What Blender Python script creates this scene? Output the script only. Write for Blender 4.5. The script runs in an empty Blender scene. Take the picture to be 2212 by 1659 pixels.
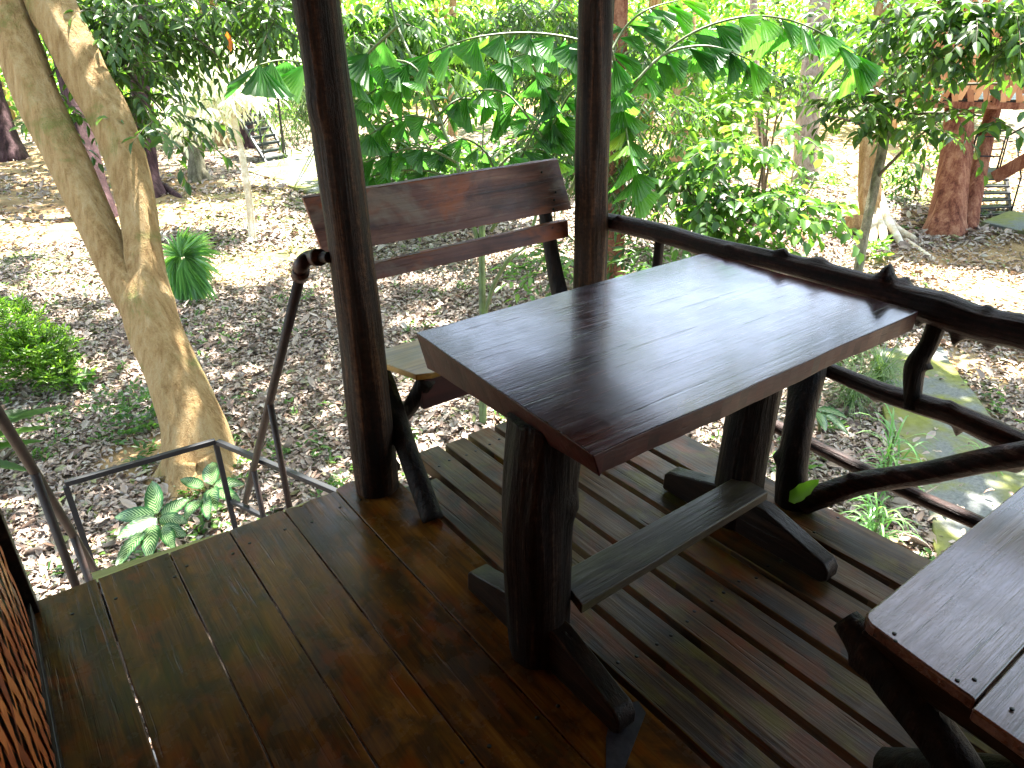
import bpy, math, random
import numpy as np
from mathutils import Vector, Matrix, noise
rng = np.random.default_rng(7); random.seed(7)
sc = bpy.context.scene; COL = sc.collection
# ------------------------------------------------------------------ camera maths
F, CX, CY, H = 1553.0, 1106.0, 829.5, 1.6
_x = np.array([3462-CX, -(28.5-CY), -F]); _x /= np.linalg.norm(_x)
_y = np.array([-170-CX, -(98-CY), -F]); _y = _y-_x*(_x@_y); _y /= np.linalg.norm(_y)
R = np.array([_x, _y, np.cross(_x, _y)]); CAM = np.array([0, 0, H])
def ray(u, v): return R @ np.array([(u-CX)/F, -(v-CY)/F, -1.0])
def Q(u, v, ax, val):
    d = ray(u, v); return CAM + d*((val-CAM[ax])/d[ax])
GZ = -1.5
def G(u, v, z=GZ): return Q(u, v, 2, z)
def D(u, v, dep): return CAM + ray(u, v)*dep
def depth(p): return float((np.array(p)-CAM) @ (-R[:, 2]))
def gdep(u, v): return depth(G(u, v))
# ------------------------------------------------------------------ objects
OFF = {}
def tag(o, label=None, cat=None, group=None, kind=None):
    if label: o['label'] = label
    if cat: o['category'] = cat
    if group: o['group'] = group
    if kind: o['kind'] = kind
    return o
def thing(name, loc, label, cat, group=None):
    o = bpy.data.objects.new(name, None); COL.objects.link(o); o.location = loc
    o.empty_display_size = .1
    OFF[o.name] = np.array(loc, float); return tag(o, label, cat, group)
class MB:
    def __init__(s): s.v = []; s.q = []; s.t = []; s.n = 0; s.poly = []
    def add(s, v, f):
        v = np.asarray(v, float); b = s.n; s.v.append(v); s.n += len(v)
        f = np.asarray(f)
        if f.size:
            (s.q if f.shape[1] == 4 else s.t).append(f+b)
    def addpoly(s, v, polys):
        b = s.n; s.v.append(np.asarray(v, float)); s.n += len(v)
        s.poly += [[i+b for i in p] for p in polys]
    def build(s, name, m, parent=None, smooth=True, bevel=0, base=None):
        v = np.concatenate(s.v)
        if parent is not None: off = OFF[parent.name]
        else: off = np.array(base) if base is not None else np.array([*(v.min(0)+v.max(0))[:2]/2, v[:, 2].min()])
        v = v-off
        me = bpy.data.meshes.new(name); me.vertices.add(len(v)); me.vertices.foreach_set('co', v.astype(np.float32).ravel())
        li = []; ls = []; lt = []; st = 0
        for arr, k in ((s.q, 4), (s.t, 3)):
            if arr:
                a = np.concatenate(arr); li.append(a.ravel()); ls.append(st+np.arange(len(a))*k); lt.append(np.full(len(a), k)); st += a.size
        for p in s.poly:
            li.append(np.array(p)); ls.append(np.array([st])); lt.append(np.array([len(p)])); st += len(p)
        li = np.concatenate(li); ls = np.concatenate(ls); lt = np.concatenate(lt)
        me.loops.add(len(li)); me.loops.foreach_set('vertex_index', li.astype(np.int32))
        me.polygons.add(len(ls)); me.polygons.foreach_set('loop_start', ls.astype(np.int32)); me.polygons.foreach_set('loop_total', lt.astype(np.int32))
        me.polygons.foreach_set('use_smooth', np.full(len(ls), bool(smooth)))
        me.update(calc_edges=True); me.validate()
        if m: me.materials.append(m)
        o = bpy.data.objects.new(name, me); COL.objects.link(o)
        if parent is not None: o.parent = parent
        else: o.location = off
        OFF[o.name] = off
        if bevel:
            b = o.modifiers.new('bevel', 'BEVEL'); b.width = bevel; b.segments = 2; b.limit_method = 'ANGLE'; b.angle_limit = .7
            w = o.modifiers.new('wn', 'WEIGHTED_NORMAL')
        return o
    def box(s, a, b, jit=0):
        a = np.array(a, float); b = np.array(b, float)
        v = np.array([[x, y, z] for x in (a[0], b[0]) for y in (a[1], b[1]) for z in (a[2], b[2])])
        if jit: v += rng.uniform(-jit, jit, v.shape)
        s.add(v, [[0, 1, 3, 2], [4, 6, 7, 5], [0, 4, 5, 1], [2, 3, 7, 6], [0, 2, 6, 4], [1, 5, 7, 3]]); return s
    def prism(s, pts, ext):            # closed outline (3D points) extruded by vector
        p = np.array(pts, float); e = np.array(ext, float); n = len(p)
        s.addpoly(np.vstack([p, p+e]), [list(range(n))[::-1], list(range(n, 2*n))]+[[i, (i+1) % n, n+(i+1) % n, n+i] for i in range(n)]); return s
    def bar(s, a, b, w, h, up=(0, 0, 1)):
        a = np.array(a, float); b = np.array(b, float); d = b-a; d /= np.linalg.norm(d)
        sd = np.cross(d, up); sd /= np.linalg.norm(sd); u = np.cross(sd, d)
        p = [a+sd*w/2+u*h/2, a-sd*w/2+u*h/2, a-sd*w/2-u*h/2, a+sd*w/2-u*h/2]
        s.prism(p, b-a); return s
    def tube(s, path, rad, seg=10, res=4, rough=0, flute=0, knots=(), seed=0, caps=True, sm=True):
        path = np.array(path, float); rad = np.array(rad, float)*np.ones(len(path))
        if sm and len(path) > 2:
            P = []; r = []
            for i in range(len(path)-1):
                p0 = path[max(i-1, 0)]; p1 = path[i]; p2 = path[i+1]; p3 = path[min(i+2, len(path)-1)]
                for k in range(res):
                    t = k/res
                    P.append(.5*((2*p1)+(-p0+p2)*t+(2*p0-5*p1+4*p2-p3)*t*t+(-p0+3*p1-3*p2+p3)*t**3)); r.append(rad[i]*(1-t)+rad[i+1]*t)
            P.append(path[-1]); r.append(rad[-1]); P = np.array(P); r = np.array(r)
        elif res > 1:
            ts = np.linspace(0, len(path)-1, (len(path)-1)*res+1)
            P = np.array([np.interp(ts, range(len(path)), path[:, k]) for k in range(3)]).T; r = np.interp(ts, range(len(path)), rad)
        else: P = path; r = rad
        n = len(P); T = np.gradient(P, axis=0); T /= np.linalg.norm(T, axis=1)[:, None]+1e-9
        a = np.array([0, 0, 1.]) if abs(T[0][2]) < .9 else np.array([1., 0, 0])
        U = np.zeros_like(P); u = a-T[0]*(a@T[0]); u /= np.linalg.norm(u)
        for i in range(n):
            u = u-T[i]*(u@T[i]); u /= np.linalg.norm(u); U[i] = u
        V = np.cross(T, U); th = np.arange(seg)*2*math.pi/seg
        RR = np.repeat(r[:, None], seg, 1)
        lenc = np.concatenate([[0], np.cumsum(np.linalg.norm(np.diff(P, axis=0), axis=1))])
        if flute:
            RR = RR*(1+flute*np.cos(5*th[None]+lenc[:, None]*1.1+seed)+.6*flute*np.cos(3*th[None]-lenc[:, None]*.7+seed*2)+.35*flute*np.cos(11*th[None]+lenc[:, None]*.9))
        if rough:
            for i in range(n):
                for j in range(seg):
                    q = (math.cos(th[j])*2.2+seed*3.1, math.sin(th[j])*2.2, lenc[i]*3)
                    RR[i, j] *= 1+rough*(noise.noise(q)*1.3+.6*noise.noise((q[0]*3, q[1]*3, q[2]*.8)))
        tt = lenc/lenc[-1]
        for (kt, ka, kh, kw) in knots:
            da = (th-ka+math.pi) % (2*math.pi)-math.pi
            dl = (lenc-kt*lenc[-1])
            RR += kh*np.exp(-(dl[:, None]/kw)**2-(da[None]*r.mean()/kw)**2)
        v = P[:, None]+RR[..., None]*(np.cos(th)[None, :, None]*U[:, None]+np.sin(th)[None, :, None]*V[:, None])
        idx = np.arange(n*seg).reshape(n, seg); nx = np.roll(idx, -1, 1)
        f = np.stack([idx[:-1], nx[:-1], nx[1:], idx[1:]], -1).reshape(-1, 4)
        v = v.reshape(-1, 3)
        if caps:
            v = np.vstack([v, P[0], P[-1]]); b = n*seg
            c = [[b, (j+1) % seg, j] for j in range(seg)]+[[b+1, (n-1)*seg+j, (n-1)*seg+(j+1) % seg] for j in range(seg)]
            bb = s.n; s.add(v, f); s.t.append(np.array(c)+bb)
        else: s.add(v, f)
        return s
    def leaves(s, P, Dr, N, L, W, fold=.12, droop=.15):
        n = len(P)
        if n == 0: return s
        L = (np.ones(n)*L)[:, None]; W = (np.ones(n)*W)[:, None]
        Dr = Dr/(np.linalg.norm(Dr, axis=1)[:, None]+1e-9)
        S = np.cross(Dr, N); S /= np.linalg.norm(S, axis=1)[:, None]+1e-9; N = np.cross(S, Dr)
        def pt(a, b, c): return P+Dr*L*a+S*W*b+N*(c*W)-N*(droop*L*a*a)
        v = np.stack([pt(0, 0, 0), pt(1, 0, 0), pt(.3, .45, fold*2), pt(.68, .38, fold*2), pt(.3, -.45, fold*2), pt(.68, -.38, fold*2), pt(.35, 0, 0), pt(.7, 0, 0)], 1).reshape(-1, 3)
        b = (np.arange(n)*8)[:, None]
        q = np.concatenate([b+np.array([6, 2, 3, 7]), b+np.array([6, 7, 5, 4])]); t = np.concatenate([b+np.array([0, 2, 6]), b+np.array([0, 6, 4]), b+np.array([7, 3, 1]), b+np.array([7, 1, 5])])
        bb = s.n; s.add(v, q); s.t.append(t+bb); return s
# ------------------------------------------------------------------ materials
def newmat(name):
    m = bpy.data.materials.new(name); m.use_nodes = True; nt = m.node_tree; nt.nodes.clear()
    out = nt.nodes.new('ShaderNodeOutputMaterial'); return m, nt, out
def N_(nt, t, **k):
    n = nt.nodes.new(t)
    for a, b in k.items():
        if a.startswith('i_'): n.inputs[a[2:].replace('_', ' ')].default_value = b
        else: setattr(n, a, b)
    return n
def ramp(nt, fac, stops, interp='LINEAR'):
    r = nt.nodes.new('ShaderNodeValToRGB'); r.color_ramp.interpolation = interp; e = r.color_ramp.elements
    while len(e) < len(stops): e.new(.5)
    for el, (p, c) in zip(e, stops): el.position = p; el.color = (*c, 1) if len(c) == 3 else c
    nt.links.new(fac, r.inputs[0]); return r.outputs[0]
def coords(nt, scale=(1, 1, 1), kind='Object'):
    tc = nt.nodes.new('ShaderNodeTexCoord'); mp = nt.nodes.new('ShaderNodeMapping'); mp.inputs['Scale'].default_value = scale
    nt.links.new(tc.outputs[kind], mp.inputs[0]); return mp.outputs[0]
def noi(nt, vec, scale, detail=4, rough=.55, dist=0):
    n = nt.nodes.new('ShaderNodeTexNoise'); n.inputs['Scale'].default_value = scale; n.inputs['Detail'].default_value = detail
    n.inputs['Roughness'].default_value = rough; n.inputs['Distortion'].default_value = dist
    if vec is not None: nt.links.new(vec, n.inputs['Vector'])
    return n.outputs['Fac']
def mix(nt, f, a, b, bt='MIX'):
    m = nt.nodes.new('ShaderNodeMix'); m.data_type = 'RGBA'; m.blend_type = bt
    for i, x in ((0, f), (6, a), (7, b)):
        if isinstance(x, (int, float)): m.inputs[i].default_value = x
        elif isinstance(x, tuple): m.inputs[i].default_value = (*x, 1)
        else: nt.links.new(x, m.inputs[i])
    return m.outputs[2]
def mathn(nt, op, a, b=0.0, cl=False):
    m = nt.nodes.new('ShaderNodeMath'); m.operation = op; m.use_clamp = cl
    for i, x in ((0, a), (1, b)):
        if isinstance(x, (int, float)): m.inputs[i].default_value = x
        else: nt.links.new(x, m.inputs[i])
    return m.outputs[0]
def prin(nt, out, col, rough=.5, bump=None, bs=.3, bd=.01, spec=.5, coat=0, coatr=.2):
    p = nt.nodes.new('ShaderNodeBsdfPrincipled')
    if isinstance(col, tuple): p.inputs['Base Color'].default_value = (*col, 1)
    else: nt.links.new(col, p.inputs['Base Color'])
    if isinstance(rough, (int, float)): p.inputs['Roughness'].default_value = rough
    else: nt.links.new(rough, p.inputs['Roughness'])
    p.inputs['Specular IOR Level'].default_value = spec; p.inputs['Coat Weight'].default_value = coat; p.inputs['Coat Roughness'].default_value = coatr
    if bump is not None:
        b = nt.nodes.new('ShaderNodeBump'); b.inputs['Strength'].default_value = bs; b.inputs['Distance'].default_value = bd
        nt.links.new(bump, b.inputs['Height']); nt.links.new(b.outputs[0], p.inputs['Normal'])
    if out: nt.links.new(p.outputs[0], out.inputs[0])
    return p
def stretch(stops, c=.55, k=.62): return [(max(0, min(1, c+(p-c)*k)), q) for p, q in stops]
def wood(name, stops, axis=1, g=1.0, rough=(.25, .5), bs=.35, patch=None, grey=0.0, coat=0, fine=1.0, patchs=4.0, coatr=.2, spec=.5, crack=.3, rstreak=False):
    m, nt, out = newmat(name)
    gi = N_(nt, 'ShaderNodeNewGeometry'); isl = gi.outputs['Random Per Island']
    tc = nt.nodes.new('ShaderNodeTexCoord')
    cmb = nt.nodes.new('ShaderNodeCombineXYZ')
    for i in range(3): nt.links.new(mathn(nt, 'MULTIPLY', isl, 7.3+3*i), cmb.inputs[i])
    add = nt.nodes.new('ShaderNodeVectorMath'); add.operation = 'ADD'; nt.links.new(tc.outputs['Object'], add.inputs[0]); nt.links.new(cmb.outputs[0], add.inputs[1])
    sc_ = [14*g]*3; sc_[axis] = 1.1*g
    mp = nt.nodes.new('ShaderNodeMapping'); mp.inputs['Scale'].default_value = sc_; nt.links.new(add.outputs[0], mp.inputs[0])
    big = noi(nt, mp.outputs[0], 1.0, 5, .6, .8)
    sc2 = [90*fine]*3; sc2[axis] = 3.0*fine
    mp2 = nt.nodes.new('ShaderNodeMapping'); mp2.inputs['Scale'].default_value = sc2; nt.links.new(add.outputs[0], mp2.inputs[0])
    fin = noi(nt, mp2.outputs[0], 1.0, 4, .65, .3)
    f = mathn(nt, 'ADD', mathn(nt, 'MULTIPLY', big, .8), mathn(nt, 'MULTIPLY', fin, .3))
    f = mathn(nt, 'ADD', f, mathn(nt, 'MULTIPLY', mathn(nt, 'SUBTRACT', isl, .5), .12))
    col = ramp(nt, f, stretch(stops))
    if patch:
        pn = noi(nt, add.outputs[0], patchs, 5, .6, .5)
        for (c, lo, hi, amt, off) in patch:
            mp3 = nt.nodes.new('ShaderNodeMapping'); mp3.inputs['Location'].default_value = (off, off*2, off*3); s3 = [2.2*patchs/4]*3; s3[axis] = 1.2*patchs/4; mp3.inputs['Scale'].default_value = s3
            nt.links.new(add.outputs[0], mp3.inputs[0])
            pp = noi(nt, mp3.outputs[0], 1.6, 5, .6, .4)
            k = ramp(nt, pp, [(lo, (0, 0, 0)), (hi, (amt,)*3)])
            col = mix(nt, k, col, c)
    # fine dark cracks
    sc4 = [60]*3; sc4[axis] = 2.5
    mp4 = nt.nodes.new('ShaderNodeMapping'); mp4.inputs['Scale'].default_value = sc4; nt.links.new(add.outputs[0], mp4.inputs[0])
    cr = ramp(nt, noi(nt, mp4.outputs[0], 1, 3, .5, .2), [(.29, (1, 1, 1)), (.36, (0, 0, 0))])
    col = mix(nt, mathn(nt, 'MULTIPLY', cr, crack), col, (.012, .009, .007))
    rn = noi(nt, add.outputs[0], 6, 5, .65)
    if rstreak:
        for rot, thr in ((.55, .66), (-.35, .67), (1.2, .68)):
            mp5 = nt.nodes.new('ShaderNodeMapping'); mp5.inputs['Rotation'].default_value = (0, 0, rot); mp5.inputs['Scale'].default_value = (5, 260, 5); nt.links.new(add.outputs[0], mp5.inputs[0])
            k5 = ramp(nt, noi(nt, mp5.outputs[0], 1, 2, .5), [(thr, (0, 0, 0)), (thr+.05, (.5, .5, .5))]); col = mix(nt, k5, col, (.20, .15, .13))
        vp = nt.nodes.new('ShaderNodeTexVoronoi'); vp.inputs['Scale'].default_value = 22; nt.links.new(add.outputs[0], vp.inputs['Vector'])
        pit = ramp(nt, vp.outputs['Distance'], [(.05, (1, 1, 1)), (.09, (0, 0, 0))]); pm = ramp(nt, noi(nt, add.outputs[0], 2.5, 2), [(.5, (0, 0, 0)), (.56, (1, 1, 1))])
        pit = mathn(nt, 'MULTIPLY', pit, pm); col = mix(nt, pit, col, (.004, .002, .002)); cr = mathn(nt, 'MAXIMUM', cr, pit)
        rn = mathn(nt, 'ADD', mathn(nt, 'MULTIPLY', rn, .65), mathn(nt, 'MULTIPLY', fin, .35))
    rr = N_(nt, 'ShaderNodeMapRange'); rr.inputs[1].default_value = .3; rr.inputs[2].default_value = .7; rr.inputs[3].default_value = rough[0]; rr.inputs[4].default_value = rough[1]
    nt.links.new(rn, rr.inputs[0])
    h = mathn(nt, 'SUBTRACT', mathn(nt, 'ADD', mathn(nt, 'MULTIPLY', fin, .6), mathn(nt, 'MULTIPLY', big, .7)), mathn(nt, 'MULTIPLY', cr, .7))
    prin(nt, out, col, rr.outputs[0], h, bs, .006, spec, coat, coatr)
    return m
def barkm(name, stops, sx=12, sz=1.5, bs=.8, moss=None, axis=2, rough=.85, bd=.03, fs=40, whitebase=None):
    m, nt, out = newmat(name)
    s = [sx]*3; s[axis] = sz
    v = coords(nt, tuple(s)); n1 = noi(nt, v, 1, 6, .65, .2)
    v2 = coords(nt); n2 = noi(nt, v2, 3, 5, .6); n3 = noi(nt, v2, fs, 4, .7)
    f = mathn(nt, 'ADD', mathn(nt, 'MULTIPLY', n1, .6), mathn(nt, 'ADD', mathn(nt, 'MULTIPLY', n2, .25), mathn(nt, 'MULTIPLY', n3, .25)))
    col = ramp(nt, f, stretch(stops, .55, .5))
    if moss:
        mc, lo, hi = moss
        k = ramp(nt, mathn(nt, 'ADD', mathn(nt, 'MULTIPLY', noi(nt, v2, 2.4, 6, .65, .8), .75), mathn(nt, 'MULTIPLY', n3, .25)), [(lo, (0, 0, 0)), (hi, (.85,)*3)])
        col = mix(nt, k, col, mc)
    prin(nt, out, col, rough, mathn(nt, 'ADD', n1, mathn(nt, 'MULTIPLY', n3, .3)), bs, bd, .22)
    return m
def leafm(name, stops, tr=.4, rough=.38, tcol=None, spec=.5, fleck=None):
    m, nt, out = newmat(name)
    gi = N_(nt, 'ShaderNodeNewGeometry')
    big = noi(nt, coords(nt), 1.3, 2, .5)
    f = mathn(nt, 'ADD', mathn(nt, 'MULTIPLY', gi.outputs['Random Per Island'], .7), mathn(nt, 'MULTIPLY', mathn(nt, 'SUBTRACT', big, .35), .9))
    col = ramp(nt, f, stops)
    p = prin(nt, None, col, rough, None, spec=spec)
    t = nt.nodes.new('ShaderNodeBsdfTranslucent')
    tc = mix(nt, 1.0, col, tcol or (2.2, 2.3, 1.0), 'MULTIPLY'); nt.links.new(tc, t.inputs[0])
    ms = nt.nodes.new('ShaderNodeMixShader'); ms.inputs[0].default_value = tr
    nt.links.new(p.outputs[0], ms.inputs[1]); nt.links.new(t.outputs[0], ms.inputs[2]); nt.links.new(ms.outputs[0], out.inputs[0])
    return m
def plain(name, col, rough=.5, metal=0, nstr=.25, ns=30, bs=.1, c2=None):
    m, nt, out = newmat(name)
    n = noi(nt, coords(nt), ns, 5, .65); c2 = c2 or tuple(c*.55 for c in col)
    c = mix(nt, ramp(nt, n, [(.35, (0, 0, 0)), (.65, (1, 1, 1))]), col, c2)
    p = prin(nt, out, c, rough, n, bs, .004); p.inputs['Metallic'].default_value = metal; return m

M = {}
M['table'] = wood('table_varnish', [(.25, (.005, .002, .003)), (.5, (.034, .005, .005)), (.72, (.075, .013, .009)), (.95, (.10, .038, .020))], axis=0, g=.8, rough=(.09, .30), bs=.15, rstreak=True,
                  patch=[((.05, .045, .022), .5, .7, .6, 3.1), ((.016, .010, .016), .5, .66, .75, 8.2)], coat=.22, fine=.8, coatr=.10, crack=.2)
M['tableside'] = wood('table_side', [(.25, (.02, .004, .004)), (.6, (.06, .012, .010)), (.9, (.10, .03, .02))], axis=0, rough=(.4, .6), bs=.4)
M['plank'] = wood('floor_plank', [(.2, (.013, .006, .002)), (.42, (.062, .023, .004)), (.62, (.16, .062, .009)), (.9, (.29, .125, .02))], axis=1, rough=(.12, .40), bs=.26,
                  patch=[((.030, .019, .009), .48, .62, .75, 1.7), ((.22, .045, .004), .53, .66, .6, 5.1), ((.12, .065, .010), .54, .68, .5, 9.3)], patchs=11, fine=.8, spec=.22, crack=.3)
M['slat'] = wood('deck_slat', [(.25, (.016, .008, .003)), (.45, (.055, .030, .011)), (.65, (.12, .070, .028)), (.9, (.22, .155, .08))], axis=1, rough=(.35, .6), bs=.6,
                 patch=[((.20, .050, .006), .50, .64, .75, 2.7), ((.15, .125, .010), .54, .66, .7, 6.1), ((.035, .040, .037), .5, .66, .6, 9.9)], patchs=8, spec=.25, crack=.3)
M['back'] = wood('bench_board', [(.25, (.05, .020, .014)), (.5, (.15, .055, .032)), (.75, (.25, .12, .075)), (.98, (.40, .28, .2))], axis=0, rough=(.3, .5), bs=.4,
                 patch=[((.34, .09, .018), .50, .62, .85, 2.2), ((.24, .19, .14), .52, .64, .8, 7.7), ((.03, .016, .014), .52, .66, .7, 12.3)], patchs=6, crack=.3, spec=.3)
M['seat'] = wood('bench_seat', [(.25, (.16, .085, .015)), (.5, (.38, .21, .035)), (.8, (.5, .31, .07))], axis=0, rough=(.25, .45), bs=.3, patch=[((.15, .13, .04), .5, .66, .6, 2.2)])
M['seat2'] = wood('near_seat', [(.25, (.05, .025, .02)), (.45, (.12, .06, .045)), (.7, (.20, .12, .09)), (.95, (.32, .23, .20))], axis=0, rough=(.16, .36), bs=.6, patch=[((.24, .08, .035), .55, .7, .6, 2.2)], coat=.45)
M['beam'] = wood('dark_beam', [(.25, (.004, .0022, .002)), (.55, (.016, .008, .005)), (.9, (.06, .034, .022))], axis=1, rough=(.3, .55), bs=.6, spec=.25, crack=.5)
M['beamx'] = wood('stretcher_wood', [(.25, (.018, .013, .007)), (.5, (.045, .033, .018)), (.9, (.10, .08, .055))], axis=0, rough=(.3, .55), bs=.6, patch=[((.13, .13, .05), .5, .66, .6, 2.2)], patchs=7)
M['log'] = barkm('dark_log', [(.25, (.0015, .001, .001)), (.5, (.005, .0026, .002)), (.7, (.017, .009, .006)), (.9, (.08, .05, .035))], 45, 2.2, .9, rough=.55, bd=.012)
M['post'] = barkm('post_wood', [(.25, (.002, .0012, .001)), (.45, (.007, .0034, .002)), (.62, (.026, .011, .005)), (.85, (.12, .055, .025))], 30, 1.1, .9, rough=.55, bd=.014, fs=50)
M['raily'] = barkm('rail_wood', [(.25, (.003, .0015, .0015)), (.5, (.014, .005, .004)), (.7, (.045, .016, .011)), (.9, (.15, .09, .07))], 42, 2.0, .9, axis=1, rough=.5, bd=.014)
M['trunk'] = barkm('pale_bark', [(.15, (.12, .06, .022)), (.35, (.24, .145, .06)), (.55, (.33, .22, .10)), (.85, (.42, .31, .17))], 20, .8, 1.0, moss=((.12, .15, .035), .54, .66), bd=.04, fs=90)
M['purple'] = barkm('purple_bark', [(.3, (.015, .007, .008)), (.55, (.05, .024, .026)), (.8, (.11, .06, .065))], 10, 1, .8)
M['redbark'] = barkm('red_bark', [(.3, (.07, .02, .012)), (.5, (.20, .07, .04)), (.75, (.36, .17, .10))], 12, 1, .9)
M['greybark'] = barkm('grey_bark', [(.3, (.16, .11, .08)), (.55, (.32, .25, .20)), (.8, (.46, .38, .32))], 10, 3, .6, moss=((.15, .18, .08), .6, .72))
M['orbark'] = barkm('tan_bark', [(.3, (.15, .08, .03)), (.55, (.34, .20, .09)), (.8, (.5, .36, .2))], 10, 1.5, .7)
M['mossbark'] = barkm('mossy_bark', [(.3, (.06, .05, .03)), (.55, (.16, .14, .09)), (.8, (.28, .25, .17))], 10, 1.5, .8, moss=((.12, .15, .05), .5, .66))
M['whitebark'] = barkm('blotched_sunlit_bark', [(.3, (.42, .28, .14)), (.5, (.6, .5, .36)), (.75, (.8, .76, .68))], 5, 4, .4)  # pale blotchy trunk bark; on the stilt roots its white is painted sunlight
M['stem'] = plain('palm_stem', (.10, .15, .035), .5, 0, ns=14, c2=(.055, .07, .02))
M['stemb'] = plain('twig_bark', (.09, .07, .04), .7, 0, ns=20)
M['pipe'] = plain('painted_pipe', (.012, .008, .007), .6, .0, ns=40, c2=(.030, .012, .008), bs=.3)
M['pipej'] = plain('rusty_joint', (.07, .022, .014), .5, .1, ns=30, c2=(.022, .010, .008), bs=.4)
M['steel'] = plain('dark_steel', (.018, .020, .026), .45, .3, ns=30, c2=(.02, .02, .022))
M['greysteel'] = plain('grey_painted_steel', (.045, .055, .058), .5, .3, ns=20)
M['sheet'] = plain('worn_sheet', (.05, .05, .06), .45, 0, ns=35, c2=(.02, .02, .03))
M['yellow'] = wood('step_wood', [(.25, (.20, .20, .05)), (.5, (.42, .42, .13)), (.9, (.55, .52, .3))], axis=0, rough=(.5, .7))
M['bamboo'] = None
def bamboo_mat(name, a, b, c):
    m, nt, out = newmat(name); gi = N_(nt, 'ShaderNodeNewGeometry')
    v = coords(nt, (60, 60, 6)); n = noi(nt, v, 1, 4, .6)
    f = mathn(nt, 'ADD', mathn(nt, 'MULTIPLY', gi.outputs['Random Per Island'], .6), mathn(nt, 'MULTIPLY', n, .45))
    prin(nt, out, ramp(nt, f, [(.2, a), (.45, b), (.8, c)]), .45, n, .3, .003); return m
M['bamboo'] = bamboo_mat('woven_bamboo', (.16, .028, .006), (.42, .085, .014), (.6, .18, .04))
M['bamboof'] = bamboo_mat('far_woven_bamboo', (.30, .10, .04), (.52, .22, .09), (.68, .34, .16))
M['leafdark'] = leafm('leaf_dark', [(.15, (.022, .055, .012)), (.5, (.045, .105, .018)), (.8, (.075, .15, .025)), (1, (.11, .19, .04))], .35, .32)
M['leafmid'] = leafm('leaf_mid', [(.15, (.035, .09, .02)), (.5, (.07, .16, .03)), (.8, (.11, .22, .04)), (1, (.18, .28, .06))], .42, .35)
M['leafbright'] = leafm('leaf_bright', [(.1, (.06, .14, .02)), (.5, (.11, .23, .03)), (.85, (.17, .30, .05)), (1, (.25, .34, .08))], .5, .38)
M['leafglare'] = leafm('leaf_sun_glare', [(.1, (.60, .66, .5)), (.5, (.78, .8, .68)), (1, (.85, .85, .8))], .4, .4, (1.2, 1.2, 1.0))  # overexposed sunlight put into the leaf colour
M['palm'] = leafm('palm_leaf', [(.1, (.025, .09, .02)), (.45, (.055, .16, .025)), (.75, (.09, .22, .03)), (.95, (.20, .28, .045))] , .55, .3, (2.1, 2.4, 1.3), .6)
M['shrub'] = leafm('shrub_leaf', [(.1, (.05, .12, .012)), (.5, (.10, .21, .02)), (1, (.20, .31, .04))], .4, .32)
M['fan'] = leafm('fan_leaf', [(.1, (.08, .20, .06)), (.5, (.14, .30, .09)), (1, (.26, .44, .16))], .35, .3)
M['grassy'] = leafm('grass_leaf', [(.1, (.07, .13, .05)), (.5, (.14, .22, .09)), (1, (.25, .33, .15))], .35, .4)
M['bamboolf'] = leafm('bamboo_leaf', [(.1, (.04, .08, .03)), (.5, (.09, .16, .05)), (1, (.2, .28, .1))], .4, .35)
M['canopy'] = leafm('canopy_leaf', [(.1, (.09, .13, .06)), (.5, (.15, .19, .09)), (1, (.22, .26, .13))], .5, .4, (1.7, 1.7, 1.4))
M['wilt'] = leafm('orange_leaf', [(.1, (.5, .16, .02)), (1, (.6, .25, .04))], .4, .4, (1.5, 1.2, 1))
def littermat():
    m, nt, out = newmat('dry_leaves'); gi = N_(nt, 'ShaderNodeNewGeometry')
    r = gi.outputs['Random Per Island']
    col = ramp(nt, r, [(0, (.15, .10, .08)), (.15, (.28, .205, .16)), (.3, (.40, .315, .26)), (.45, (.50, .41, .345)), (.6, (.34, .28, .235)), (.72, (.58, .51, .45)), (.82, (.35, .20, .13)), (.9, (.52, .47, .41)), (.97, (.28, .28, .12)), (1, (.16, .24, .06))])
    n = noi(nt, coords(nt), 60, 3, .6)
    col = mix(nt, .5, col, mix(nt, n, (.35, .3, .28), (1.3, 1.25, 1.2)), 'MULTIPLY')
    prin(nt, out, col, .55, None, spec=.4); return m
M['litter'] = littermat()
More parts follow.
